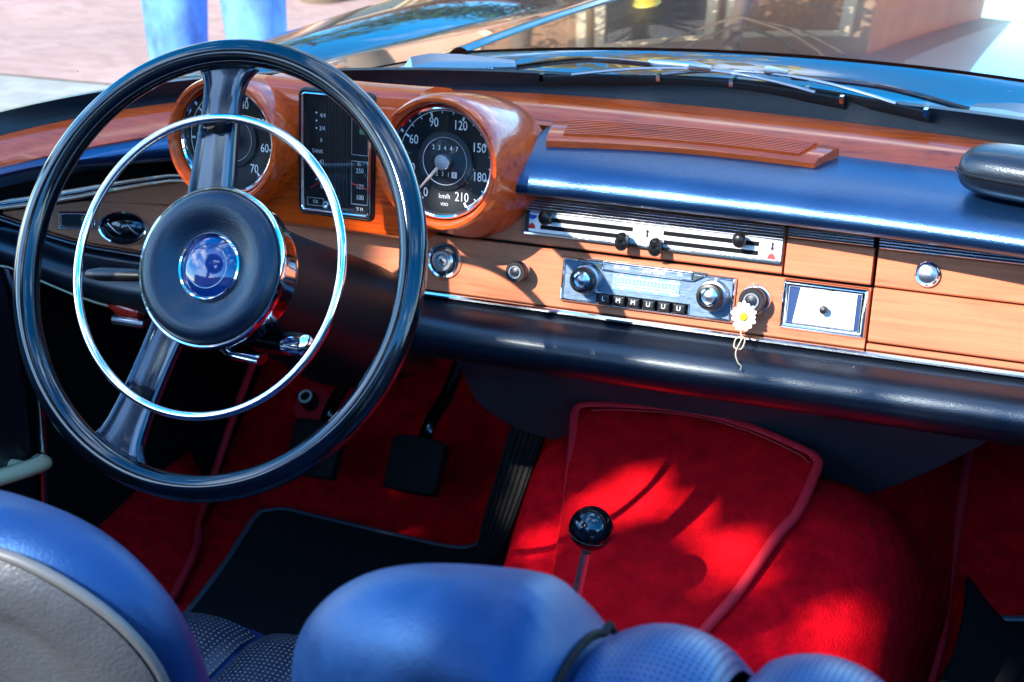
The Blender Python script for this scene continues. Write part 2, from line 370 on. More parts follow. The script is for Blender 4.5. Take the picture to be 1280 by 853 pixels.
# --- top wood strip, pads, knee roll
def top_ring(x):
    a, b = E1(x), E2(x)
    d = (b - a)
    return [a + V((0, .004, -.03)), a + V((0, 0, .002)), a + d * .35 + V((0, 0, .0055)), a + d * .68 + V((0, 0, .0045)), a + d * .82 + V((0, 0, -.0005)), b + V((0, -.001, -.004)), b + V((0, .0, -.012)), b + V((0, .01, -.02))]
mb = MB().loft([top_ring(x) for x in lin(-.49, 1.2, 64)]); part(mb, 'wood_top_strip', M['wood_gloss'], ang=60)
def pad_ring(x, k=1., left=False):
    b = E2(x)
    if left:
        base = pf(x, top_l(x) + .002, .0)
        zt = b.z - .004; fy = b.y - .022
        zb = float(np.interp(x, [-.47, -.43, -.317, -.203], [-.062, -.050, -.022, .004])) + (.24 - fy) * .4
        zb = min(zb, zt - .012)
        P = [(b.y + .03, zt - .006), (b.y + .004, zt), (b.y - .008, zt - .002), (fy + .005, zt - .006), (fy, zt * .6 + zb * .4), (fy + .002, zt * .25 + zb * .75), (fy + .010, zb), (fy + .03, zb - .002), (base.y + .01, base.z + .003)]
    else:
        P = [(b.y + .03, b.z - .006), (b.y + .004, b.z - .002), (b.y - .02, b.z - .0025), (b.y - .046, b.z - .006), (b.y - .066, b.z - .011), (.263 + (b.y - .352) * .8, .0285), (.254 + (b.y - .352) * .8, .0195), (.252 + (b.y - .352) * .7, .0105), (.258 + (b.y - .352) * .5, .0030), (.275 + (b.y - .352) * .2, -.0015), (.325, -.008)]
    c = V((x, b.y - .01, b.z - .03))
    return [c + (V((x, p[0], p[1])) - c) * k for p in P]
rings = [pad_ring(.166 + .010 * math.sin(t), .72 + .28 * (1 - (1 - math.sin(t)) ** 2)) for t in lin(0, PI / 2, 5)] + [pad_ring(x) for x in lin(.19, 1.13, 40)]
mb = MB().loft(rings); part(mb, 'leather_pad', M['pad_leather'], ang=70, subsurf=1)
mb = MB().loft([pad_ring(x, left=True) for x in lin(-.47, -.17, 20)]); part(mb, 'leather_pad', M['pad_leather'], ang=70, subsurf=1)
def knee_ring(x):
    sl = (str_l(x) if x < -.2 else -.1225)
    b = pf(x, sl, 0); w = 1.0 if x > -.25 else 1 - .25 * sstep(-.25, -.43, x)
    P = [(.010, .0015), (-.004, -.0035), (-.022, -.007), (-.036, -.011), (-.0455, -.020), (-.048, -.032), (-.044, -.045), (-.030, -.057), (-.006, -.064), (.04, -.066), (.05, -.03)]
    return [V((x, b.y + p[0] * w, b.z + p[1] * w)) for p in P]
mb = MB().loft([knee_ring(x) for x in lin(-.44, 1.13, 70)]); part(mb, 'knee_roll', M['leather'], ang=70, subsurf=1)
# thin bright rail along the underside of the knee roll on the driver side
mb = MB(); pts = []
for x in lin(-.44, -.10, 16):
    k = knee_ring(x); pts.append(k[8] + V((0, -.010, -.001)))
mb.tube(pts, .0022, 8); part(mb, 'lower_rail', mat('bronze_rail', (.30, .22, .15), .35, metal=1))
# speaker style wood vent on top of the pad
gp = [(.181, .358, .0512), (.469, .354, .0512), (.453, .322, .0450), (.190, .312, .0450)]
def gq(u, v, h=0.):
    a = V(gp[0]).lerp(V(gp[1]), u); b = V(gp[3]).lerp(V(gp[2]), u)
    p = a.lerp(b, v); p.y += .012 * math.sin(PI * u); return p + V((0, 0, h))
mb = MB(); mb.loft([[gq(u, 0, -.006), gq(u, 0, .001), gq(u, .1, .003), gq(u, .86, .003), gq(u, .97, .0), gq(u, 1, -.006)] for u in [0, .01] + lin(.03, .97, 20) + [.99, 1]])
gr = part(mb, 'wood_vent', M['wood_gloss'], ang=35)
mb = MB()
for i in range(9):
    v = .1 + .72 * i / 8
    mb.loft([[gq(u, v - .028, .0025), gq(u, v - .018, .0058), gq(u, v + .018, .0058), gq(u, v + .028, .0025)] for u in lin(.06, .93, 20)])
part(mb, 'vent_slats', M['wood_gloss'], gr, ang=35)

# --- instrument binnacle
DT = math.radians(7.9)
DN = V((0, -math.cos(DT), math.sin(DT))); DU = V((0, math.sin(DT), math.cos(DT)))
F_sp = Fr((.110, .241, .036), (1, 0, 0), DU, DN)
F_ta = Fr((-.129, .241, .036), (1, 0, 0), DU, DN)
F_cl = Fr((-.0175, .262 + .026 * math.tan(DT), .026), (1, 0, 0), DU, DN)
mb = MB()
for F in (F_sp, F_ta):
    prof = [(.0562, -.001), (.0562, 0), (.0575, .008), (.0600, .0125), (.0630, .0125), (.0648, .0085), (.0662, .0), (.0692, -.022), (.0722, -.05), (.0742, -.085), (.0745, -.11)]
    mb.loft([[F.p(r_ * math.cos(2 * PI * k / 72), r_ * math.sin(2 * PI * k / 72) + .20 * min(0, h_), h_) for k in range(72)] for r_, h_ in prof], cap0=False, cap1=False)
def block_ring(x):
    sag = .006 * (1 - ((x + .0095) / .12) ** 2)
    F = F_cl
    z1 = .0665 - sag * .4
    return [F.p(x + .0175, a, b) for a, b in ((-.083, -.10), (-.083, -.012), (-.078, -.003), (-.070, 0), (.04, 0), (z1 - .006, -.0005), (z1 - .001, -.004), (z1 + .003, -.011), (z1 + .004, -.04), (z1 - .001, -.075), (z1 - .016, -.11))]
mb.loft([block_ring(x) for x in lin(-.105, .072, 14)])
part(mb, 'instrument_binnacle', M['wood_gloss'], ang=35)

def gauge(name, F, n_lo, labels, ang_of, lab_size, needle_ang, texts, sub_unit, extra):
    g = MB().lathe(F, [(.0558, -.012), (.0556, -.002), (.0548, .0015), (.0532, .0025), (.0516, .001), (.0512, -.003), (.0505, -.006)], 72).build(name, M['chrome'], dash)
    G = F.sub(0, 0, -.010)
    mb = MB().lathe(G, [(.056, -.004), (.056, 0), (.0365, 0), (.0360, -.0004), (.0001, -.0004)], 72)
    part(mb, 'dial_face', M['dial'], g)
    mb = MB().lathe(G, [(.0292, -.0002), (.0285, .0016), (.0235, .0018), (.0228, .0006), (.0001, .0006)], 64)
    part(mb, 'centre_disc', M['dial_mid'], g)
    mb = MB().lathe(G, [(.0236, .0015), (.0233, .0024), (.0228, .0018)], 64)
    part(mb, 'centre_ring', M['chrome_white'], g)
    # ticks and arc
    mb = MB()
    a0, a1 = extra['arc']
    arc = []
    rings = []
    for i in range(61):
        t = math.radians(a0 + (a1 - a0) * i / 60)
        rings.append([G.p(r * math.sin(t), r * math.cos(t), h) for r, h in ((.0486, .0003), (.0494, .0003))])
    mb.loft(rings, closed=False)
    for a, big in extra['ticks']:
        t = math.radians(a); w = .0011 if big else .0006; r0 = .0440 if big else .0462
        c, s_ = math.cos(t), math.sin(t)
        mb.face([G.p(r * s_ + q * c, r * c - q * s_, .0004) for r, q in ((r0, -w), (.0488, -w), (.0488, w), (r0, w))])
    part(mb, 'tick_marks', M['white'], g)
    mb = MB()
    for lab in labels:
        t = math.radians(ang_of(lab)); r = .0385
        mb.text(G.sub(r * math.sin(t), r * math.cos(t), .0006), str(lab), lab_size, sx=.78)
    part(mb, 'numerals', M['white'], g)
    mb = MB()
    for body_, x, y, sz in texts: mb.text(G.sub(x, y, .0008), body_, sz, sx=.9)
    part(mb, 'lettering', M['white'], g)
    t = math.radians(needle_ang); dx, dy = math.sin(t), math.cos(t)
    mb = MB(); H = .0065
    mb.loft([[G.p(dx * r - dy * w, dy * r + dx * w, H), G.p(dx * r, dy * r, H + .0012), G.p(dx * r + dy * w, dy * r - dx * w, H)] for r, w in ((.004, .0019), (.041, .0008))])
    part(mb, 'needle', M['orange'], g)
    part(MB().lathe(G, [(.0078, .002), (.0078, .0085), (.0070, .0095), (.0001, .0097)], 32), 'needle_hub', M['satin_metal'], g)
    part(MB().lathe(F, [(.0514, -.0025), (.03, -.0012), (.0001, -.0008)], 48), 'cover_glass', M['glass'], g)
    return g, G
sp_ang = lambda v: -148 + v * 1.427
tk = [(sp_ang(v), v % 30 == 0) for v in range(0, 211, 10)]
sp, G = gauge('speedometer', F_sp, 0, list(range(0, 211, 30)), sp_ang, .0128, -139, [('km/h', 0, -.0345, .0068), ('VDO', 0, -.0425, .0042)], '', dict(arc=(sp_ang(0), sp_ang(210)), ticks=tk))
for q_ in ((-.0155, .0155, .0090, .0160), (-.0115, .0135, -.0160, -.0095)): part(MB().rect(G, *q_, .0004, .0012), 'odometer_window', M['black'], sp)
mb = MB()
for i, c in enumerate('23447'): mb.text(G.sub(-.0125 + .0062 * i, .0125, .0014), c, .0064, sx=.8)
part(mb, 'odometer_digits', M['white'], sp); mb = MB()
for i, c in enumerate('231'): mb.text(G.sub(-.0085 + .0062 * i, -.0128, .0014), c, .0064, sx=.8)
part(mb, 'odometer_digits', M['white'], sp)
mb = MB().rect(G, .0076, .0128, -.0156, -.0098, .0012, .0016); part(mb, 'tenths_drum', M['white'], sp)
mb = MB().text(G.sub(.0102, -.0128, .0018), '8', .0064, sx=.8); part(mb, 'tenths_digit', M['red_mark'], sp)
ta_ang = lambda v: 22.7 + (v - 40) * 3.85
tk = [(ta_ang(v), v % 10 == 0) for v in range(0, 71, 5)]
ta, G = gauge('tachometer', F_ta, 0, list(range(0, 71, 10)), ta_ang, .0125, -131, [('RPM', 0, -.0290, .0058), ('x100', 0, -.0345, .0058), ('UPM', 0, -.0400, .0058), ('VDO', 0, -.0458, .0038)], '', dict(arc=(ta_ang(0), ta_ang(70)), ticks=tk))
mb = MB(); rings = []
for i in range(13):
    t = math.radians(ta_ang(63) + (ta_ang(71) - ta_ang(63)) * i / 12)
    rings.append([G.p(r * math.sin(t), r * math.cos(t), .0006) for r in (.0472, .0487)])
part(mb.loft(rings, closed=False), 'red_zone', M['red_mark'], ta)

# gauge cluster
C = F_cl
cx0, cx1, cy0, cy1 = -.0400, .0405, -.0625, .0600
cl = MB().frame(C, cx0, cx1, cy0, cy1, .0042, -.002, .0045, .006).build('gauge_cluster', M['chrome'], dash)
part(MB().frame(C, cx0 - .0035, cx1 + .0035, cy0 - .0035, cy1 + .0035, .004, -.002, .0022, .008), 'rubber_surround', M['black'], cl)
part(MB().rect(C, cx0 + .002, cx1 - .002, cy0 + .002, cy1 - .002, -.006, .0006, rad=.003), 'cluster_face', M['dial'], cl)
mb = MB()
for i in range(7): mb.rect(C, -.0085 + .0033 * i, -.0069 + .0033 * i, cy0 + .01, cy1 - .004, .0004, .0017)
for x in (-.034, -.0315, -.0125): mb.rect(C, x, x + .0005, cy0 + .012, cy1 - .005, .0004, .0010)
part(mb, 'ribs', M['dial_mid'], cl)
mb = MB()
for q_ in ((.0168, .0358, -.0500, -.0055), (.0168, .0358, .0, .050), (-.0335, -.014, -.0560, -.0475)): part(MB().frame(C, *q_, .0008, .0004, .0012, .001), 'scale_frame', M['satin_metal'], cl)
mb = MB(); mb2 = MB()
for body, x, y, sz in (('4/4', -.0155, .0365, .0062), ('2/4', -.0162, .0235, .0062), ('R', -.017, .0115, .005), ('TANK', -.0215, .0, .0056), ('41', -.0165, -.0105, .0070), ('1', -.0165, -.0215, .006), ('0', -.0165, -.0350, .0072), ('OIL', -.0235, -.0517, .0048),
                       ('EL', .0262, -.0085, .0054), ('250', .0265, -.0155, .0070), ('180', .0268, -.0315, .0070), ('100', .0268, -.0425, .0070), ('°F M', .0265, -.0545, .0050), ('VDO', .0005, -.0440, .0032)):
    (mb if x < .02 else mb2).text(C.sub(x, y, .0009), body, sz, sx=.85)
for y in (.039, .031, .0235, -.0105, -.0285): mb.lathe(C.sub(-.0225, y, .0012), [(.0011, 0), (.0001, .0001)], 10)
part(mb, 'lettering', M['white'], cl); part(mb2, 'lettering', M['white'], cl)
mb = MB().loft([[C.p(-.0285, -.0385, .002), C.p(-.0285, -.0370, .002), C.p(-.0285, -.0377, .0026)], [C.p(-.0165, -.0300, .002), C.p(-.0165, -.0288, .002), C.p(-.0165, -.0294, .0026)]])
part(mb, 'red_needle', M['red_mark'], cl); mb = MB().loft([[C.p(.0172, -.0292, .002), C.p(.0172, -.0276, .002), C.p(.0172, -.0284, .0026)], [C.p(.0352, -.0338, .002), C.p(.0352, -.0322, .002), C.p(.0352, -.033, .0026)]])
part(mb, 'red_needle', M['red_mark'], cl)
part(MB().rect(C, .0262, .0335, .0215, .0268, .0006, .0012, rad=.0008), 'green_lamp', M['green_mark'], cl)
part(MB().lathe(C.sub(-.011, -.0535, 0), [(.0036, 0), (.0036, .003), (.0026, .0036), (.0001, .003)], 18), 'reset_knob', M['satin_metal'], cl)
part(MB().rect(C, cx0 + .003, cx1 - .003, cy0 + .003, cy1 - .003, .0034, .0038, rad=.003), 'cover_glass', M['glass'], cl)

# --- heater control panel
hp = fascia([(x, -.0465, -.0265) for x in lin(.1735, .4325, 8)], -.006, .0042, .0012).build('heater_panel', M['chrome_white'], dash)
part(ribbed(.1720, .4330, -.0262, -.0125, 5, .0065), 'ribbed_top', M['chrome'], hp)
part(MB().loft([[pf(x, a, .0002 + b) for a, b in ((-.0488, 0), (-.0488, .0052), (-.0470, .0052), (-.0466, 0))] for x in (.1735, .4325)]), 'lower_rim', M['chrome'], hp)
mb = MB()
for x0, x1, s in ((.1905, .2855, -.0325), (.190, .277, -.0405), (.3165, .4105, -.0325), (.3175, .4105, -.0412)):
    mb.rect(pfr(0, 0), x0, x1, s - .0021, s + .0021, .002, .0045)
part(mb, 'lever_slots', M['matte_black'], hp)
part(MB().rect(pfr(0, 0), .1735, .1775, -.0468, -.0262, .0, .0052), 'end_cap', M['black'], hp)
for x, s, d in ((.199, -.0290, 1), (.2795, -.0450, -1), (.3135, -.0465, -1), (.3945, -.0290, 1)):
    F = pfr(x, s)
    mb = MB()
    path = [F.p(0, .003 * -d, .003), F.p(0, .0015 * -d, .010), F.p(0, .0, .016), F.p(.0, .004 * d * -1 + .002, .0205)]
    mb.tube(smooth_path(path, 5), [.0038 + .0012 * sstep(0, 15, i) for i in range(16)], 12, flat=1.35)
    mb.sphere(F.p(0, -.001, .0185), .0066, 16, 1.0, .8, 1.15)
    part(mb, 'slider_lever', M['black'], hp)
def tri(F, d): return [F.p(-.0042, .003 * d * 0 + .0022, .0003), F.p(-.0036, -.0022, .0003), F.p(.0034, -.0016, .0003), F.p(.0042, .0026, .0003)]
F = pfr(.1808, -.0312, .0044); mb = MB().prism(F, [(-.0042, .0024), (.0045, .0016), (.0040, -.0006), (.0005, -.0028), (-.0036, -.0012)], 0, .0004); part(mb, 'cold_mark', M['blue_mark'], hp)
for x, s in ((.1808, -.0402), (.4235, -.0425)): part(MB().prism(pfr(x, s, .0044), [(-.0040, -.0026), (.0040, -.0026), (.0030, .0008), (0, .0032), (-.0030, .0008)], 0, .0004), 'warm_mark', M['red_mark'], hp)
for x, s, d in ((.3005, -.0345, 1), (.4235, -.0335, -1)):
    part(MB().prism(pfr(x, s, .0044), [(-.0009, -.004 * d), (.0009, -.004 * d), (.0009, .001 * d), (.0020, .001 * d), (0, .0042 * d), (-.0020, .001 * d), (-.0009, .001 * d)], 0, .0003), 'arrow_mark', M['black'], hp)

# --- radio
R = pfr(.3045, -.0882)
rd = MB().frame(R, -.0885, .0885, -.0226, .0226, .0048, -.001, .0075, .002).build('car_radio', M['chrome'], dash)
part(MB().rect(R, -.0865, .0865, -.0208, .0208, -.004, .0040), 'radio_face', M['radio_face'], rd)
mb = MB().frame(R, -.0465, .0460, .0128, .0232, .0022, .003, .0078, .0006)
for sx_ in (-1, 1): mb.prism(R, [(sx_ * .0462, .0132), (sx_ * .0600, .0212), (sx_ * .0600, .0228), (sx_ * .0462, .0230)], .003, .0068)
part(mb, 'name_plate_frame', M['chrome'], rd)
part(MB().rect(R, -.045, .0446, .0145, .0216, .002, .0055), 'name_plate', M['radio_face'], rd)
mb = MB(); mb.text(R.sub(-.0262, .0178, .0058), 'BECKER', .0042, sx=1.1); mb.text(R.sub(.0060, .0178, .0058), 'Europa', .0068, shear=.3, sx=1.2); mb.text(R.sub(.0325, .0178, .0058), 'TR', .0046)
part(mb, 'radio_lettering', M['white'], rd)
part(MB().rect(R, -.0350, .0335, -.0045, .0115, .002, .0046, rad=.001), 'tuning_scale', M['radio_scale'], rd)
mb = MB()
for y, w in ((.0085, .0005), (.0015, .0005), (-.0012, .0004)): mb.rect(R, -.0300, .0300, y - w, y + w, .0046, .0050)
for i in range(17):
    x = -.0295 + .0037 * i
    mb.rect(R, x - .0003, x + .0003, .0035, .0062 if i % 4 else .0085, .0046, .0050)
for i, t in enumerate(('55', '70', '100', '150')): mb.text(R.sub(-.0255 + .017 * i, .0100, .0049), t, .0036)
for i, t in enumerate(('88', '92', '96', '100')): mb.text(R.sub(-.0240 + .017 * i, -.0030, .0049), t, .0036)
for i, t in enumerate(('M', 'L', 'K')): mb.text(R.sub(-.0325, .0090 - .0055 * i, .0049), t, .0032)
for i, t in enumerate(('kHz', 'm', 'MHz')): mb.text(R.sub(.0322, .0090 - .0055 * i, .0049), t, .0026)
part(mb, 'scale_marks', M['white'], rd)
part(MB().frame(R, -.0500, .0450, -.0205, -.0085, .0016, .003, .0062, .0006), 'button_surround', M['chrome'], rd)
part(MB().rect(R, -.0490, .0440, -.0195, -.0095, .002, .0043), 'button_bay', M['matte_black'], rd)
for i, c in enumerate('LMMUUU'):
    x = -.0405 + .0153 * i
    bt = MB().rect(R, x - .0062, x + .0062, -.0188, -.0100, .003, .0105, bev=.0018).build('push_button', M['black'], rd, ang=25)
mb = MB()
for i, c in enumerate('LMMUUU'): mb.text(R.sub(-.0405 + .0153 * i, -.0142, .0106), c, .0064, depth=.0002)
part(mb, 'button_letters', M['white'], rd)
for x in (-.0605, .0675):
    F = R.sub(x, .0022, 0)
    kb = MB().lathe(F, [(.0098, .012), (.0122, .0125), (.0128, .0150), (.0128, .0205), (.0118, .0230), (.0092, .0235), (.0088, .0215)], 36).build('radio_knob', M['black'], rd)
    part(MB().lathe(F, [(.0155, .003), (.0155, .0060), (.0140, .0085), (.0140, .0115), (.0090, .0125)], 36), 'outer_ring', M['satin_metal'], rd)
    part(MB().lathe(F, [(.0090, .0212), (.0088, .0228), (.0066, .0236), (.0060, .0222)], 32), 'knob_ring', M['chrome'], rd)
    part(MB().lathe(F, [(.0062, .0215), (.003, .0228), (.0001, .0232)], 24), 'knob_cap', M['satin_metal'], rd)

# --- ashtray
A = pfr(.4775, -.0855)
ash = MB().frame(A, -.0410, .0410, -.0240, .0240, .0085, -.001, .0060, .003).build('ashtray', M['chrome'], dash)
part(MB().frame(A, -.0350, .0350, -.0185, .0185, .0025, .0, .0030, .001), 'inner_rim', M['black'], ash)
part(MB().rect(A, -.0345, .0345, -.0182, .0182, -.006, .0024), 'recess', M['dark_blue'], ash)
part(MB().prism(A, [(-.0280, -.0165), (.0300, -.0165), (.0300, .0165), (-.0235, .0165)], .0008, .0042, bev=.0008), 'ashtray_lid', M['ash_white'], ash)
part(MB().lathe(A.sub(.0015, -.0005, 0), [(.0035, .002), (.0030, .006), (.0040, .0085), (.0042, .0105), (.003, .0125), (.0001, .0130)], 24), 'lid_knob', M['black'], ash)

# --- lighter, pull knob, ignition, vent, lamp switch
def knob(name, x, s, r, bez, depth):
    F = pfr(x, s)
    k = MB().lathe(F, [(r * .72, .006), (r * .78, depth * .45), (r * .95, depth * .5), (r, depth * .58), (r, depth * .9), (r * .92, depth), (r * .66, depth * 1.0), (r * .62, depth * .94)], 40).build(name, M['black'], dash)
    part(MB().lathe(F, [(bez, -.001), (bez, .002), (bez * .9, .0045), (bez * .75, .005), (bez * .62, .0045), (bez * .55, .010), (bez * .5, .012)], 40), 'bezel', M['chrome'], k)
    part(MB().lathe(F, [(r * .64, depth * .95), (r * .6, depth * 1.03), (r * .48, depth * 1.03), (r * .44, depth * .97)], 32), 'cap_ring', M['satin_metal'], k)
    part(MB().lathe(F, [(r * .46, depth * .96), (r * .2, depth * 1.0), (.0001, depth * 1.01)], 24), 'cap_disc', M['dial_mid'], k)
    return k
knob('cigarette_lighter', .4125, -.0850, .0125, .0155, .020)
knob('pull_knob', .1735, -.0865, .0108, .0092, .021)
F = pfr(.0885, -.0860)
ig = MB().lathe(F, [(.0185, -.001), (.0186, .003), (.0172, .0055), (.0150, .0050), (.0142, .003)], 48).build('ignition_switch', M['chrome'], dash)
part(MB().lathe(F, [(.0144, .003), (.0140, .0042), (.0001, .0042)], 40), 'ring_insert', M['dial_mid'], ig)
part(MB().lathe(F, [(.0118, .004), (.0116, .0075), (.0100, .0090), (.0072, .0090), (.0066, .0065), (.0052, .0065), (.0048, .0090), (.0001, .0094)], 40), 'lock_barrel', M['satin_metal'], ig)
part(MB().prism(F, [(-.0030, .0012), (-.0018, .0022), (.0030, -.0012), (.0018, -.0022)], .0094, .0098), 'key_slot', M['matte_black'], ig)
for a in (200, 235, 270, 305):
    pass
mb = MB()
for i, a in enumerate((155, 195, 240, 290)): mb.text(F.sub(.0130 * math.cos(math.radians(a)), .0130 * math.sin(math.radians(a)), .0046), str(i), .0030)
part(mb, 'position_numbers', M['white'], ig)
F = pfr(-.296, -.0935)
av = MB().lathe(F, [(.0305, -.001), (.0300, .003), (.0285, .0048), (.0265, .0042), (.0258, .001), (.0255, -.006)], 56, sx=1.0, su=.62).build('oval_air_vent', M['chrome'], dash)
part(MB().lathe(F, [(.0260, .001), (.022, .0045), (.012, .0065), (.0001, .007)], 48, sx=1, su=.62), 'vent_flap', M['bakelite'], av)
part(MB().tube(smooth_path([F.p(-.016, .005, .007), F.p(-.006, -.003, .0085), F.p(.0, -.006, .008)], 6), .0011, 8).tube(smooth_path([F.p(.008, .004, .0075), F.p(.014, -.002, .007), F.p(.02, -.006, .0055)], 6), .0011, 8), 'flap_ridges', M['satin_metal'], av)
F = pfr(-.3488, -.0865)
lp = MB().frame(F, -.0215, .0215, -.0105, .0105, .005, -.001, .004, .002).build('lamp_switch', M['chrome'], dash)
part(MB().rect(F, -.0185, .0185, -.0080, .0080, -.003, .0010), 'switch_face', M['dial'], lp)
mb = MB()
Q = F.sub(.0085, .001, .0012); mb.lathe(Q, [(.0026, 0), (.0026, .0003), (.0016, .0003), (.0016, 0)], 16)
for k in range(8):
    t = 2 * PI * k / 8; mb.face([Q.p(r * math.cos(t) - w * math.sin(t), r * math.sin(t) + w * math.cos(t), .0003) for r, w in ((.0033, -.0005), (.0048, -.0005), (.0048, .0005), (.0033, .0005))])
part(mb, 'lamp_symbol', M['stem'], lp)

# --- steering column (stays with the dash)
WA = math.radians(29.4)
WN = V((0, -math.cos(WA), math.sin(WA))); WU = V((0, math.sin(WA), math.cos(WA)))
W = Fr((0, 0, 0), (1, 0, 0), WU, WN)
mb = MB()
rings = []
for h, a, b, c in ((-.030, .058, .056, 0), (-.05, .057, .055, 0), (-.09, .055, .054, -.001), (-.14, .058, .056, -.003), (-.20, .066, .060, -.006), (-.245, .073, .064, -.010), (-.275, .076, .066, -.012), (-.29, .070, .060, -.014), (-.31, .05, .05, -.014), (-.48, .035, .035, -.01)):
    ring = []
    for k in range(40):
        t = 2 * PI * k / 40; ct, st = math.cos(t), math.sin(t); n_ = 2.6
        ring.append(W.p(math.copysign(abs(ct) ** (2 / n_), ct) * a, math.copysign(abs(st) ** (2 / n_), st) * b + c, h))
    rings.append(ring)
colm = mb.loft(rings).build('steering_column', mat('black_column_plastic', (.003, .003, .004), .45, spec=.3), dash, ang=50, subsurf=1)
pts = [V((-.05, .085, -.045)), V((-.10, .075, -.0475)), V((-.127, .070, -.0485))]
part(MB().tube(pts, [.0062, .0055, .0052], 14, flat=.75), 'stalk_bar', M['chrome'], colm)
part(MB().tube([(-.126, .070, -.0485), (-.135, .070, -.0495), (-.172, .068, -.0525), (-.186, .067, -.0535)], [.0062, .0075, .0082, .005], 14, flat=.8), 'stalk_grip', M['black'], colm)
part(MB().tube([(-.03, .03, -.079), (.015, .005, -.082), (.044, .0, -.081)], [.0085, .0088, .008], 16, flat=.6), 'gear_lock_bar', M['chrome'], colm)
part(MB().tube([(.02, .035, -.078), (.05, .025, -.074), (.062, .02, -.071)], [.012, .0115, .011], 18), 'lock_body', M['bakelite'], colm)
part(MB().tube([(.061, .02, -.071), (.072, .016, -.069), (.081, .013, -.0675), (.083, .012, -.067)], [.0113, .0113, .0095, .003], 18), 'lock_cap', M['chrome'], colm)

# ------------------------------------------------------------------ steering wheel
sw = thing('steering_wheel', 'large thin-rimmed black steering wheel with chrome horn ring and blue centre badge', 'steering wheel', (0, 0, 0))
R0 = .1925
mb = MB(); rings = []
for i in range(120):
    th = 2 * PI * i / 120; e = V((math.cos(th), math.sin(th), 0)); ring = []
    for k in range(28):
        a = 2 * PI * k / 28
        d = .0120 * (1 - .11 * math.exp(-((math.degrees(a) - 58) / 9) ** 2) - .05 * math.exp(-((math.degrees(a) - 75) / 30) ** 2))
        ring.append(W.p(e.x * (R0 + d * math.cos(a)), e.y * (R0 + d * math.cos(a)), d * 1.02 * math.sin(a)))
    rings.append(ring)
mb.loft(rings, loop=True); mb.build('rim', M['bakelite'], sw, ang=80)
def spoke(pts, wid, dep, name):
    rings = []
    for (x, y), w, h in zip(pts, wid, dep):
        d = V((pts[-1][0] - pts[0][0], pts[-1][1] - pts[0][1], 0)).normalized(); q = V((d.y, -d.x, 0))
        prof = [(-1, -.010), (-1.02, -.003), (-.96, .002), (-.82, .0035), (-.66, .0012), (-.3, .0022), (.3, .0022), (.66, .0012), (.82, .0035), (.96, .002), (1.02, -.003), (1, -.010)]
        rings.append([W.p(x + q.x * a * w / 2, y + q.y * a * w / 2, h + b) for a, b in prof])
    return MB().loft(rings).build(name, M['bakelite_blue'], sw, ang=45, subsurf=1)
spoke([(-.0255, .045), (-.0255, .07), (-.0262, .10), (-.0272, .14), (-.0275, .165), (-.0272, .176), (-.027, .185)], [.050, .047, .042, .037, .039, .052, .082], [-.018, -.016, -.013, -.010, -.008, -.006, -.006], 'spoke')
spoke([(-.038, -.04), (-.0440, -.065), (-.0510, -.10), (-.0585, -.135), (-.0640, -.160), (-.0660, -.170), (-.067, -.178)], [.042, .036, .036, .039, .046, .060, .090], [-.018, -.016, -.013, -.010, -.008, -.006, -.006], 'spoke')
mb = MB(); mb.tube([W.p(.1312 * math.cos(2 * PI * i / 120), .1312 * math.sin(2 * PI * i / 120), .009) for i in range(120)], .0040, 14, loop=True)
hr = mb.build('horn_ring', M['chrome'], sw, ang=80)
for x, y in ((-.0268, .1275), (-.0500, -.1195)):
    mb = MB().tube([W.p(x, y, -.010), W.p(x, y, .004)], [.0085, .0070], 14); mb.build('horn_ring_clip', M['rubber'], hr)
hb = MB().lathe(W, [(.058, -.040), (.066, -.036), (.0695, -.024), (.0705, -.010), (.0722, -.004), (.0722, .001), (.0706, .004), (.0690, .0035), (.0683, .001)], 80).build('hub_shell', M['chrome'], sw)
MB().lathe(W, [(.0686, -.002), (.0680, .004), (.0650, .0092), (.0590, .0128), (.0510, .0128), (.0430, .0095), (.0360, .0052), (.0310, .0030), (.0290, .0026)], 80).build('hub_pad', M['hub_leather'], sw, ang=80)
MB().lathe(W, [(.0305, .002), (.0303, .0050), (.0290, .0062), (.0277, .0052), (.0274, .003)], 64).build('badge_ring', M['chrome'], sw)
bd = MB().lathe(W, [(.0278, .003), (.0240, .0052), (.0180, .0078), (.010, .0096), (.0001, .0102)], 64).build('centre_badge', mat('blue_badge_enamel', (.003, .028, .15), .08, coat=1.0), sw, ang=80)
MB().lathe(W, [(.0199, .0066), (.0194, .0078), (.0187, .0073)], 64).build('badge_circle', M['satin_metal'], bd)

# ------------------------------------------------------------------ windscreen and its gasket
ws = thing('windscreen', 'curved clear windscreen glass in a black rubber gasket above the dashboard', 'windscreen', (.36, .44, .07))
GD = V((0, -.68, .73))
def gtop(x): return V((.36 + (x - .36) * .80, 0, 0))
def wsp(x, t):
    b = E0(x) + V((0, .004, .004)); k = t * .56
    p = b + GD * k; p.x = .36 + (x - .36) * (1 - .22 * t); p.y += .03 * math.sin(PI * t) * 0; return p
xs = lin(-.50, 1.22, 54)
MB().grid(lambda x, t: wsp(x, t), xs, lin(0, 1, 12)).build('glass_pane', M['windscreen'], ws, ang=180, solid=.005)
def gas_ring(x):
    a, b = E0(x), E1(x)
    return [b + V((0, -.003, -.004)), b + V((0, -.0005, .004)), b.lerp(a, .4) + V((0, 0, .008)), a + V((0, -.004, .011)), a + V((0, .003, .012)), a + V((0, .012, .005)), a + V((0, .016, -.012)), b + V((0, 0, -.02))]
MB().loft([gas_ring(x) for x in lin(-.50, 1.22, 64)]).build('gasket', mat('gasket_rubber', (.004, .008, .014), .28, bump=.1, bscale=900), ws, ang=50)
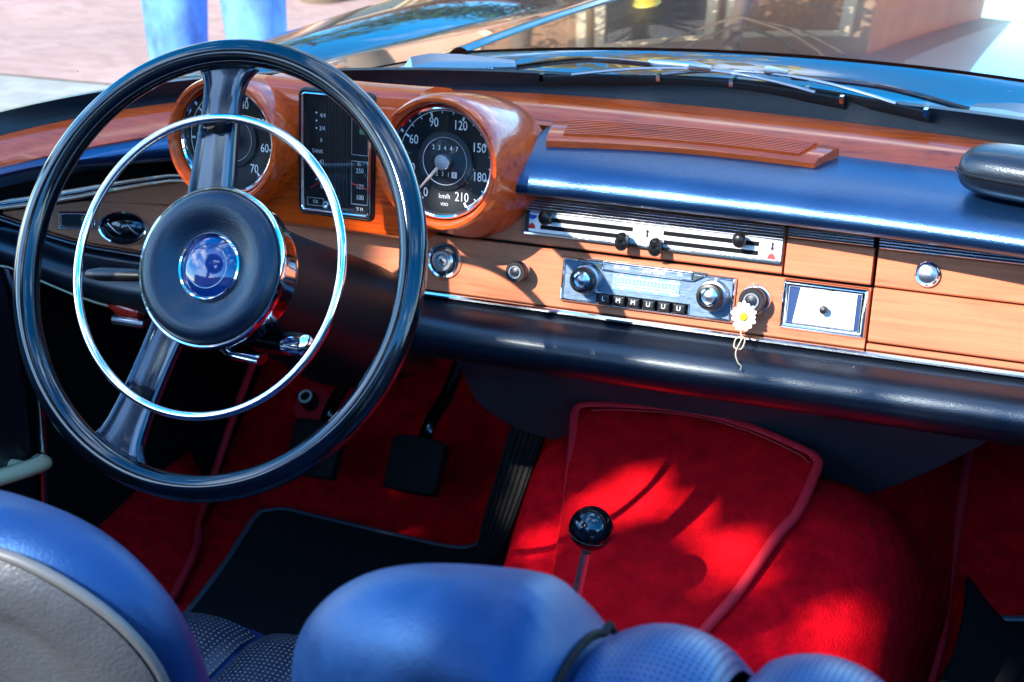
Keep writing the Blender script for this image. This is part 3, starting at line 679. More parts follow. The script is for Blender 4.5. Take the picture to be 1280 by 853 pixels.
fp = [wsp(-.50, t) for t in lin(0, 1, 8)] + [wsp(x, 1) for x in lin(-.48, 1.20, 20)] + [wsp(1.22, t) for t in lin(1, 0, 8)]
MB().tube(fp, .016, 12).build('windscreen_frame', M['chrome'], ws)

# ------------------------------------------------------------------ car body
body = thing('convertible_car', 'glossy dark open car body with bonnet and front wings ahead of the windscreen', 'car', (.36, .9, GZ))
def hood_z(y): return .050 - .025 * (y - .62) - .042 * (y - .62) ** 2 - .245 * max(0, y - 1.2) ** 2
def xgap(y): return -.375 + .20 * max(0, y - .80) - .03 * max(0, .8 - y)
def xridge(y): return -.03 + .10 * (y - .62)
def hood_pt(u, y):
    """u in -1..1 across the bonnet"""
    g, r = xgap(y) + .004, xridge(y); s = abs(u); wr, wg = .36 - r, .36 - g
    zc = hood_z(y)
    if s < .7: w = s / .7 * wr; z = zc + .016 * (1 - (s / .7) ** 2)
    elif s < .76:
        k = (s - .7) / .06; w = wr + k * .022; z = zc + .006 * math.sin(PI * k) - .004 * k
    else:
        k = (s - .76) / .24; w = wr + .022 + k * (wg - wr - .022); z = zc - .004 - .074 * k ** 1.05
    y2 = y
    if y < .66: y2 = y - .035 * (1 - min(1, (w / .6) ** 2)) * 0
    return V((.36 + math.copysign(w, u), y2, z))
def hood_surf(x, y):
    w = abs(x - .36); r = .36 - xridge(y); g = .36 - xgap(y); zc = hood_z(y)
    if w < r: return zc + .016 * (1 - (w / r) ** 2)
    return zc - .004 - .074 * min(1, max(0, (w - r - .022) / (g - r - .022))) ** 1.05
us = [-1 + i * .02 for i in range(101)]
us = sorted(set(us + [-.69, -.71, -.73, -.745, .69, .71, .73, .745]))
def hy(u, t):
    # rear edge follows the cowl curve
    w = abs(hood_pt(u, .6).x - .36) / .76; y0 = .653 - .16 * w ** 2.2
    return y0 + (1.99 - y0) * t
hood = MB().grid(lambda t, u: hood_pt(u, hy(u, t)), lin(0, 1, 50), us).build('bonnet', M['paint'], body, ang=60)
# bonnet star standing at the nose
SB = V((.36, 1.90, hood_pt(0, 1.90).z))
S = Fr(SB + V((0, 0, .062)), (1, 0, 0), (0, 0, 1), (0, -1, 0))
mb = MB(); mb.tube([S.p(.040 * math.cos(2 * PI * i / 64), .040 * math.sin(2 * PI * i / 64), 0) for i in range(64)], .0030, 10, loop=True)
for k in range(3):
    t = PI / 2 + 2 * PI * k / 3; e = (math.cos(t), math.sin(t))
    mb.loft([[S.p(e[0] * r - e[1] * w, e[1] * r + e[0] * w, 0), S.p(e[0] * r, e[1] * r, h), S.p(e[0] * r + e[1] * w, e[1] * r - e[0] * w, 0), S.p(e[0] * r, e[1] * r, -h)] for r, w, h in ((0, .0055, .004), (.040, .0010, .001))])
mb.lathe(Fr(SB, (1, 0, 0), (0, 1, 0), (0, 0, 1)), [(.016, -.01), (.014, .006), (.006, .012), (.005, .024)], 24, cap1=True)
mb.build('bonnet_star', M['chrome'], hood)
# cowl between windscreen and bonnet
def cowl(x, t):
    a = E0(x) + V((0, .010, -.004)); u = (x - .36) / .76
    yb = .657 - .16 * abs(u) ** 2.2; zb = hood_surf(x, yb) - .0015
    p = a.lerp(V((x, yb, zb)), t); p.z -= .024 * math.sin(PI * t) * (1 - t) ** .35
    return p
MB().grid(lambda x, t: cowl(x, t), lin(-.45, 1.17, 50), lin(0, 1, 16)).build('cowl_panel', M['paint'], body, ang=60)
for sgn in (1, -1):
    def fend(y, k):
        xg = xgap(y) if y > .62 else -.375 - .065 * sstep(.62, .25, y)
        zg = hood_z(max(y, .62)) - .100 if y > .62 else -.018 - .03 * sstep(.62, .25, y)
        zc = .004 - .052 * (y - .3); xc = -.462
        if k < 0: p = V((xg, y, zg - .08))
        elif k <= 1: p = V((xg + (xc - xg) * k, y, zg + (zc - zg) * (k ** .8) + .010 * math.sin(PI * k)))
        else:
            a = (k - 1) * PI / 2
            if k <= 2: p = V((xc - .075 * math.sin(a), y, zc - .075 * (1 - math.cos(a))))
            else: p = V((xc - .075 - .02 * (k - 2), y, zc - .075 - .55 * (k - 2)))
        if sgn < 0: p.x = .72 - p.x
        return p
    MB().grid(fend, lin(.20, 1.98, 40), [-1] + lin(0, 1, 9) + lin(1.12, 2, 8) + [2.3, 3]).build('front_wing', M['paint'], body, ang=60)
# nose, firewall and floor pan of the body (behind the carpets)
mb = MB().loft([[V((x, 1.985, hood_z(1.98) - .02)), V((x, 2.0, -.3)), V((x, 1.99, -.62)), V((x, 1.9, -.62)), V((x, 1.9, -.2))] for x in lin(-.5, 1.22, 6)])
mb.build('nose_panel', M['paint'], body)
mb = MB(); mb.loft([[V((x, .99, -.13)), V((x, 1.0, -.36)), V((x, .63, -.66)), V((x, -1.3, -.66)), V((x, -1.3, -.70)), V((x, .66, -.70)), V((x, 1.03, -.38)), V((x, 1.02, -.13))] for x in (-.56, 1.28)])
mb.build('floor_pan', M['matte_black'], body)
# sills
for sgn in (1, -1):
    mb = MB(); f = lambda x: x if sgn > 0 else .72 - x
    mb.loft([[V((f(-.60), y, -.70)), V((f(-.60), y, -.50)), V((f(-.52), y, -.495)), V((f(-.49), y, -.51)), V((f(-.475), y, -.56)), V((f(-.47), y, -.66))] for y in (-1.1, .45)])
    mb.build('door_sill', M['bakelite'], body, bevel=.004)
    mb = MB()
    for k, xx in enumerate((-.500, -.523)): mb.tube([(f(xx), -1.0, -.494 + .004 * k), (f(xx), .44, -.494 + .004 * k)], .005, 8, flat=.6)
    mb.build('sill_strip', M['satin_metal'], body)
# A-post / kick panel on the driver side
mb = MB().loft([[V((x, y, -.70)), V((x, y, -.02 - .1 * sstep(.3, .9, y)))] for x, y in ((-.60, .275), (-.462, .275), (-.468, .40), (-.50, .99), (-.60, .99))], closed=False)
mb.build('kick_panel', M['matte_black'], body)
mb = MB().loft([[V((x, y, -.70)), V((x, y, -.02 - .1 * sstep(.3, .9, y)))] for x, y in ((1.32, .26), (1.225, .26), (1.22, .36), (1.24, .99), (1.32, .99))], closed=False)
mb.build('kick_panel', M['matte_black'], body)
mb = MB().tube(smooth_path([(-.452, .255, -.13), (-.445, .262, -.18), (-.442, .268, -.215), (-.442, .272, -.25), (-.442, .272, -.33), (-.445, .262, -.42), (-.452, .255, -.50)], 8), .005, 10)
mb.build('door_seal_trim', M['chrome'], body)
# rear quarter of the tub so that light reaches the cabin only from above
mb = MB().loft([[V((-.66, -1.3, -.70)), V((-.66, -1.3, -.05))], [V((1.38, -1.3, -.70)), V((1.38, -1.3, -.05))]], closed=False)
mb.build('rear_bulkhead', M['matte_black'], body)

# doors
def door(sgn):
    f = lambda x: x if sgn > 0 else .72 - x
    mb = MB().loft([[V((f(-.62), y, -.56)), V((f(-.64), y, -.30)), V((f(-.60), y, -.06)), V((f(-.56), y, -.045)), V((f(-.48), y, -.055)), V((f(-.455), y, -.10)), V((f(-.448), y, -.30)), V((f(-.462), y, -.56))] for y in lin(-1.0, .262, 6)])
    d = mb.build('door', M['leather'], body, bevel=.006)
    mb = MB().tube([(f(-.515), -1.0, -.044), (f(-.515), .2, -.044)], .007, 10); mb.build('chrome_cap', M['chrome'], d)
    mb = MB().tube(smooth_path([(f(-.440), -.12, -.300), (f(-.430), .0, -.322), (f(-.424), .15, -.362), (f(-.426), .235, -.384), (f(-.440), .255, -.392)], 6), .012, 12, flat=.8)
    mb.tube([(f(-.452), .22, -.382), (f(-.428), .215, -.379)], .008, 10).tube([(f(-.452), -.10, -.305), (f(-.438), -.10, -.304)], .008, 10); mb.build('pull_handle', mat('sun_toned_handle', (.90, .76, .46), .3, coat=.5), d)  # cream colour stands in for sunlight on a chrome handle
    return d
door(1); door(-1)

# ------------------------------------------------------------------ wipers
def wiper(label, pivot, elbow, tip, b0, bm_, b1, name='windscreen_wiper'):
    w = thing(name, label, 'wiper', pivot, 'windscreen wipers')
    P, Eb, T = V(pivot), V(elbow), V(tip)
    d = (Eb - P).normalized(); up = V((0, -.35, .94)); q = d.cross(up).normalized()
    mb = MB().loft([[P + d * (L * t) + q * a * wd + up * b * ht for a, b in ((-1, 0), (-1, .7), (-.6, 1), (.6, 1), (1, .7), (1, 0))] for L in [(Eb - P).length] for t, wd, ht in ((-.12, .012, .010), (0, .016, .024), (.2, .0155, .026), (.5, .012, .022), (.8, .008, .015), (1.0, .0055, .010))])
    mb.build('arm_cover', mat('dull_steel', (.30, .32, .35), .38, metal=1), w, ang=30)
    sp_ = []
    for i in range(161):
        t = i / 160; c = P.lerp(Eb, .40 + .45 * t) + V((0, -.016, .004))
        a = 2 * PI * 14 * t; sp_.append(c + (up * math.cos(a) + q * math.sin(a)) * .0042)
    MB().tube(sp_, .0011, 6).build('arm_spring', M['satin_metal'], w)
    MB().tube(smooth_path([Eb - d * .01 + up * .003, Eb + up * .003, Eb.lerp(T, .5) + up * .012, T + up * .004], 8), .0032, 8).build('arm_rod', M['bakelite'], w)
    B0, Bm, B1 = V(b0), V(bm_), V(b1)
    def bl(t): return (B0 * (1 - t) ** 2 + Bm * 2 * t * (1 - t) + B1 * t * t)
    bp = [bl(t) for t in lin(0, 1, 20)]
    MB().loft([[p + V(o) for o in ((0, -.0035, .0), (0, -.0035, .005), (0, -.001, .0065), (0, .003, .005), (0, .003, .0), (0, -.001, -.005))] for p in bp]).build('blade_rubber', M['rubber'], w, ang=30)
    mid = bl(.5)
    mb = MB()
    for a, b, h in ((.10, .90, .009),):
        pts = [bl(a + (b - a) * i / 12) + V((0, .0, .006 + h * math.sin(PI * i / 12))) for i in range(13)]
        mb.tube(pts, .0024, 8, flat=.7, up=(0, 0, 1))
    br = mb.build('blade_bridge', mat('brushed_steel', (.40, .42, .45), .28, metal=1), w)
    mb = MB()
    for t in (.01, .38, .62, .99): c = bl(t); mb.loft([[c + V((x, a, b)) for a, b in ((-.0045, .001), (-.0045, .008), (.004, .008), (.004, .001))] for x in (-.002, .002)])
    mb.build('blade_clip', M['chrome'], br)
    mb = MB().tube([T + V((-.014, 0, .006)), mid + V((-.004, 0, .018)), mid + V((.016, 0, .017))], [.004, .005, .003], 10); mb.build('blade_joint', M['satin_metal'], w)
wiper('left windscreen wiper with its pivot behind the speedometer and arm pointing right', (-.01, .435, .060), (.085, .49, .066), (.245, .51, .074), (.138, .425, .073), (.30, .475, .080), (.455, .435, .073))
wiper('right windscreen wiper with its pivot near the right edge and arm pointing left', (.645, .425, .060), (.572, .472, .064), (.385, .505, .074), (.222, .452, .073), (.37, .485, .080), (.540, .412, .073))

# ------------------------------------------------------------------ cabin floor
mt = (-.35 + .62) / .33
fl = thing('driver_carpet', 'dark red floor carpet rising to the toe board under the three pedals', 'carpet', (-.15, .5, -.62))
def fc(x, y): return V((x, y, (-.62 if y < .60 else (-.62 + mt * (y - .62) if y > .64 else -.62 + mt * .02 * ((y - .60) / .04) ** 2 * 1.0)) + 0))
MB().grid(lambda y, x: fc(x, y), lin(-.5, .6, 16) + lin(.61, .66, 6) + lin(.70, .95, 8), lin(-.455, .20, 12)).build('floor_panel', M['carpet'], fl, ang=60, solid=-.008)
MB().grid(lambda t, x: V((x, .955 + .02 * t, -.352 + .20 * t)), lin(0, 1, 8), lin(-.5, .62, 12)).build('firewall_panel', M['carpet'], fl, ang=60, solid=-.006)
ed = smooth_path([(-.375, .90, -.36), (-.42, .86, -.405), (-.452, .815, -.445), (-.460, .78, -.475), (-.458, .70, -.54), (-.456, .635, -.600), (-.452, .60, -.612), (-.452, .40, -.612)], 6)
MB().tube([p + V((0, -.004, .006)) for p in ed], .0055, 8).build('leather_binding', M['red_leather'], fl)
# side carpet on the sill, with its piping
sc_ = thing('sill_carpet', 'small bright red carpet flap with piping covering the sill beside the driver seat', 'carpet', (-.45, .35, -.62))
sp_pts = [(-.440, .60, -.60), (-.415, .52, -.606), (-.375, .46, -.606), (-.335, .34, -.606), (-.32, .10, -.606)]
MB().grid(lambda y, t: V((-.475 + (float(np.interp(y, [-.4, .1, .34, .46, .52, .60], [-.30, -.32, -.335, -.375, -.415, -.440])) + .475) * t, y, -.548 - .058 * t ** .7)), lin(-.4, .60, 20), lin(0, 1, 8)).build('flap', M['carpet'], sc_, ang=60, solid=.004)
MB().tube([V((float(np.interp(y, [-.4, .1, .34, .46, .52, .60], [-.30, -.32, -.335, -.375, -.415, -.440])), y, -.604)) for y in lin(-.4, .60, 24)], .0055, 8).build('leather_binding', M['red_leather'], sc_)

# tunnel
def TZ(y): return -.43 + (y - .15) * .48
def TW(y): return TZ(y) if y < .36 else max(-.405, TZ(.36) + .10 * (y - .36) - 1.45 * max(0, y - .40) ** 1.4)
tn = thing('tunnel_carpet', 'bright red carpet wrapped over the transmission tunnel between the footwells', 'carpet', (.33, .3, -.62))
def tun_ring(y):
    z = TW(y); k = (y - .2) / .2; xl = .176 - .022 * k
    return [V((xl - .035, y, -.625)), V((xl - .012, y, z - .10)), V((xl - .003, y, z - .02)), V((xl + .008, y, z - .010)), V((xl + .05, y, z - .006)), V((.33, y, z - .004)), V((.41, y, z - .006)), V((.475, y, z - .012)), V((.520, y, z - .034)), V((.548, y, z - .080)), V((.562, y, z - .15)), V((.572, y, -.625))]
MB().loft([tun_ring(y) for y in lin(-.5, .62, 30) + [.70, .80, .90, .96]], closed=False).build('tunnel_wrap', M['carpet'], tn, ang=70, solid=-.006)
tc_ = thing('tunnel_cover', 'loose red carpet cover with thick leather piping behind the gear lever', 'carpet cover', (.32, .3, -.35))
edge_l = [(.233, .204), (.222, .25), (.205, .32), (.190, .38), (.181, .414)]
edge_t = [(.187, .4225), (.22, .427), (.304, .431), (.375, .424), (.439, .409), (.453, .402)]
edge_r = [(.456, .392), (.450, .34), (.437, .309), (.415, .24), (.392, .186), (.37, .10)]
poly = [(.25, .10)] + edge_l + edge_t + edge_r
def tcz(x, y): return TZ(y) + .006 + .004 * math.sin((x - .2) * 12) * sstep(.2, .4, y)
bm_l = lambda y: float(np.interp(y, [.10, .204, .25, .32, .38, .414, .431], [.25, .233, .222, .205, .190, .181, .186]))
bm_r = lambda y: float(np.interp(y, [.10, .186, .24, .309, .34, .392, .409, .431], [.37, .392, .415, .437, .450, .456, .440, .31]))
def tcov(y, t):
    x = bm_l(y) + (bm_r(y) - bm_l(y)) * t
    yt = y - max(0, (y - .36) / .071) ** 2 * .0; return V((x, yt, tcz(x, yt)))
mb = MB()
def topc(x): return float(np.interp(x, [.18, .187, .22, .304, .375, .439, .456], [.414, .4225, .427, .431, .424, .409, .392]))
def cov(t, v):
    # v from bottom (0) to top (1)
    y0 = .08; xb = bm_l(.08) + (bm_r(.08) - bm_l(.08)) * t
    xt = .181 + (.456 - .181) * t; yt = topc(xt)
    y = y0 + (yt - y0) * v; x = bm_l(min(y, .414)) + (bm_r(min(y, .392)) - bm_l(min(y, .414))) * t
    return V((x, y, tcz(x, y)))
MB().grid(cov, lin(0, 1, 20), lin(0, 1, 24)).build('cover_panel', M['carpet_lt'], tc_, ang=60, solid=.006)
path = smooth_path([V((x, y, tcz(x, y) + .002)) for x, y in edge_l + edge_t + edge_r], 6)
MB().tube(path, [.0018 + .0042 * sstep(8, 20, i) for i in range(len(path))], 10).build('leather_piping', M['red_leather'], tc_, ang=80)
thin = [V((x + .008, y, tcz(x, y) + .0045)) for x, y in [(.245, .15)] + edge_l]
MB().tube(smooth_path(thin, 5), .0009, 6).tube(smooth_path([V((.36 + (x - .36) * .925, y - (.011 if i < 6 else .002), tcz(x, y) + .0048)) for i, (x, y) in enumerate(edge_t + edge_r)], 5), .0008, 6).build('stitching', M['thread'], tc_)
# passenger footwell
pc = thing('passenger_carpet', 'dark red carpet of the passenger footwell at the right edge', 'carpet', (.85, .6, -.62))
MB().grid(lambda y, x: fc(x, y), lin(-.5, .6, 16) + lin(.61, .66, 6) + lin(.70, .95, 8), lin(.50, 1.22, 14)).build('floor_panel', M['carpet'], pc, ang=60, solid=-.008)
MB().grid(lambda t, x: V((x, .955 + .02 * t, -.352 + .20 * t)), lin(0, 1, 8), lin(.622, 1.22, 8)).build('firewall_panel', M['carpet'], pc, ang=60, solid=-.006)
MB().tube(smooth_path([(.560, .82, -.445), (.562, .773, -.487), (.564, .74, -.515), (.566, .69, -.555), (.570, .64, -.596), (.575, .58, -.606), (.578, .40, -.606)], 6), .0065, 10).build('leather_binding', M['red_leather'], pc)

# mats
def floor_mat(label, outline, z):
    m = thing('floor_mat', label, 'floor mat', (outline[0][0], outline[0][1], z), 'black floor mats')
    P = smooth_path([(x, y, 0) for x, y in outline], 5, loop=True)
    def zz(p): return max(z, fc(p.x, p.y).z + .010)
    mb = MB()
    c = V((sum(p.x for p in P) / len(P), sum(p.y for p in P) / len(P), 0))
    rings = []
    for k in lin(1, .02, 14): rings.append([V((c.x + (p.x - c.x) * k, c.y + (p.y - c.y) * k, zz(c + (p - c) * k))) for p in P])
    mb.loft(rings, cap0=False); mb.build('mat_pad', M['mat_black'], m, ang=80, solid=.006)
    MB().tube([V((p.x, p.y, zz(p) + .003)) for p in P], .0052, 8, loop=True).build('edging', M['mat_edge'], m, ang=80)
    return m
floor_mat('black floor mat lying on the driver side below the pedals', [(-.345, .555), (-.335, .580), (-.315, .590), (-.28, .588), (-.15, .580), (-.055, .578), (-.025, .600), (.02, .612), (.09, .61), (.115, .585), (.115, .30), (.10, .05), (-.27, .05), (-.29, .25), (-.315, .42)], -.612)
pm = floor_mat('black floor mat with a curled up corner in the passenger footwell', [(.600, .60), (.612, .63), (.66, .64), (.75, .655), (1.05, .66), (1.14, .62), (1.14, .2), (.70, .1), (.60, .2), (.590, .42)], -.612)
MB().grid(lambda s, t: V((.588 + .075 * s + .008 * math.sin(3 * t), .50 + .14 * t - .02 * s * t, -.604 + .055 * (1 - s) ** 1.6 * sstep(0, 1, t))), lin(0, 1, 10), lin(0, 1, 12)).build('curled_corner', M['mat_black'], pm, ang=180, solid=.006)

# dip switch on the toe board
TOE = Fr((0, .62, -.62), (1, 0, 0), (0, 1, mt), (0, -mt, 1))
def toe(x, y): return Fr((x, y, -.62 + mt * (y - .62)), TOE.X, TOE.U, TOE.N)
F = toe(-.352, .742)
ds = thing('foot_dip_switch', 'small round foot switch in a red rubber ring above the clutch pedal', 'foot switch', F.o)
MB().lathe(F, [(.028, .001), (.028, .004), (.018, .006), (.012, .006)], 36).build('rubber_ring', M['red_leather'], ds)
MB().lathe(F, [(.0125, .004), (.0115, .026), (.0105, .030), (.0070, .030), (.0065, .028), (.0001, .028)], 28).build('switch_button', M['rubber'], ds)
MB().lathe(F, [(.0108, .0298), (.0100, .0315), (.0074, .0315), (.0070, .0295)], 28).build('metal_ring', M['white'], ds)  # white base replaces metal to brighten the ring in the dark footwell

# pedals
def pedal(name, label, c, w, h, arm_top):
    c = V(c); N_ = V((.05, -.80, .60)).normalized(); U_ = V((0, .60, .80)); U_ = (U_ - N_ * U_.dot(N_)).normalized(); X_ = U_.cross(N_)
    F = Fr(c, X_, U_, N_)
    p = thing(name, label, 'pedal', c, 'hanging foot pedals')
    pts = [(-w * .98, -h * .80), (-w * .80, -h), (w * .80, -h), (w * .98, -h * .80), (w, h * .66), (w * .84, h * .92), (0, h), (-w * .84, h * .92), (-w, h * .66)]
    pts = [(q.x, q.y) for q in smooth_path([(a, b, 0) for a, b in pts], 4, loop=True)]
    pad = MB().prism(F, pts, -.010, .010, bev=.003).build('pedal_pad', M['rubber'], p, ang=40)
    mb = MB()
    for i in range(5):
        y = -h * .66 + h * 1.3 * i / 4
        for j in range(4):
            x = -w * .62 + w * 1.24 * j / 3
            q = .0062
            for k in range(3):
                t = PI * k / 3 + .3
                mb.loft([[F.p(x + q * s_ * math.cos(t) - .0006 * math.sin(t) * e, y + q * s_ * math.sin(t) + .0006 * math.cos(t) * e, .0096 + hh) for e, hh in ((-1, 0), (-1, .0014), (1, .0014), (1, 0))] for s_ in (-1, 1)])
    mb.build('tread', M['rubber'], pad)
    A = V(arm_top)
    MB().tube(smooth_path([c - N_ * .008 + U_ * h * .3, c + U_ * (h + .02) - N_ * .014, (c + A) / 2 - N_ * .012, A], 6), .0095, 10, flat=.55).build('pedal_arm', M['bakelite'], p)
    return p
pedal('clutch_pedal', 'black rubber clutch pedal half hidden behind the steering wheel rim', (-.268, .602, -.508), .036, .038, (-.20, .68, -.30))
pedal('brake_pedal', 'black rubber brake pedal hanging free in the middle of the footwell', (-.120, .606, -.508), .037, .037, (-.060, .70, -.30))
ac = thing('accelerator_pedal', 'tall narrow ribbed accelerator pedal against the red tunnel', 'pedal', (0, .62, -.61), 'hanging foot pedals')
a0, a1 = V((-.005, .575, -.600)), V((.036, .625, -.430)); d = (a1 - a0).normalized(); N_ = V((0, -.95, .3)); N_ = (N_ - d * N_.dot(d)).normalized(); X_ = d.cross(N_)
F = Fr(a0, X_, d, N_); L_ = (a1 - a0).length
pts = [(q.x, q.y) for q in smooth_path([(-.016, 0, 0), (.016, 0, 0), (.0225, L_ * .5, 0), (.024, L_ * .93, 0), (.018, L_, 0), (-.016, L_, 0), (-.022, L_ * .93, 0), (-.021, L_ * .5, 0)], 3, loop=True)]
MB().prism(F, pts, -.006, .005, bev=.002).build('pedal_plate', M['rubber'], ac)
mb = MB()
for i in range(6):
    k = -1 + 2 * i / 5
    mb.loft([[F.p(k * w + e * .0016, y, .0045 + hh) for e, hh in ((-1, 0), (-.8, .0028), (.8, .0028), (1, 0))] for y, w in ((.008, .0135), (L_ * .5, .0175), (L_ * .95, .0185))])
mb.build('tread_ribs', M['rubber'], ac, ang=30)

# gear lever
gl = thing('gear_lever', 'chrome gear lever with round black ball knob on the tunnel', 'gear lever', (.268, .14, -.435))
kc = V((.304, .13, -.268)); b_ = V((.266, .14, -.445))
MB().tube([b_, b_.lerp(kc, .85)], [.0058, .0048], 14).build('lever_shaft', mat('polished_steel', (.88, .89, .92), .34, metal=1), gl)
kn = MB().sphere(kc, .0212, 32).build('ball_knob', M['bakelite'], gl, ang=180)
ax = (kc - b_).normalized(); u_ = ax.cross(V((1, 0, 0))).normalized()
MB().lathe(Fr(kc, u_, ax.cross(u_), ax), [(.02095, -.0042), (.02135, -.0038), (.0214, -.0034), (.0211, -.0030)], 48).build('knob_seam', M['black'], kn)
MB().lathe(Fr(b_, u_, ax.cross(u_), ax), [(.030, .0), (.024, .012), (.014, .020), (.008, .026), (.006, .03)], 28).build('rubber_boot', M['rubber'], gl)

# under-dash board
ub = thing('under_dash_board', 'black vinyl board hanging under the dashboard behind the red tunnel cover', 'panel')
m_ = -1.125
out = [(0.059, 0.385), (0.046, 0.418), (0.038, 0.449), (0.035, 0.476), (0.044, 0.497), (0.059, 0.514), (0.085, 0.527), (0.118, 0.534), (0.139, 0.526), (0.43, 0.526), (0.449, 0.538), (0.466, 0.543), (0.491, 0.531), (0.559, 0.469), (0.616, 0.406), (0.62, 0.395), (0.558, 0.388), (0.352, 0.385), (0.175, 0.381)]
P = [V((p.x, p.y, 0)) for p in smooth_path([(x, y, 0) for x, y in out], 4, loop=True)]
UNn = V((0, m_, -1)).normalized() * -1      # faces up and back
mb = MB(); mb.loft([[V((p.x, p.y, -.205 + m_ * (p.y - .364))) + UNn * h for p in P] for h in (-.004, .003)])
mb.build('board', M['vinyl'], ub, bevel=.0012)
MB().tube([V((p.x, p.y, -.205 + m_ * (p.y - .364))) for p in P], .0036, 8, loop=True).build('edge_binding', M['mat_edge'], ub, ang=80)
mb = MB()
for i in range(46):
    x = .10 + .0108 * i; y = .374 + .002 * math.sin(i * .2)
    a = V((x, y, -.205 + m_ * (y - .364))) + UNn * .0042; mb.tube([a, a + V((.007, .0003, -.0003))], .0008, 5)
mb.build('stitch_row', M['mat_edge'], ub)
cb = thing('white_clip', 'tiny white plastic clip under the knee roll', 'clip', (.205, .30, -.187))
MB().sphere((.205, .292, -.189), .007, 14, 1, .8, .6).build('clip_head', M['white'], cb)
MB().tube([(.205, .31, -.184), (.205, .295, -.189)], .003, 8).build('clip_pin', M['white'], cb)
# handbrake / bonnet release grip under the left knee roll
pb = thing('brake_release', 'small red and chrome release grip under the dashboard left of the column', 'release handle', (-.285, .25, -.19))
MB().tube([(-.30, .252, -.168), (-.285, .246, -.170), (-.262, .246, -.173)], [.010, .012, .009], 16).build('red_lens', M['red_knob'], pb)
MB().loft([[V((x, y, -.186 + z)) for y, z in ((.240, -.004), (.238, 0), (.240, .006), (.262, .006), (.262, -.004))] for x in (-.300, -.258)]).build('metal_plate', M['satin_metal'], pb, bevel=.002)
MB().tube([(-.28, .25, -.175), (-.28, .30, -.16)], .006, 8).build('rod', M['bakelite'], pb)

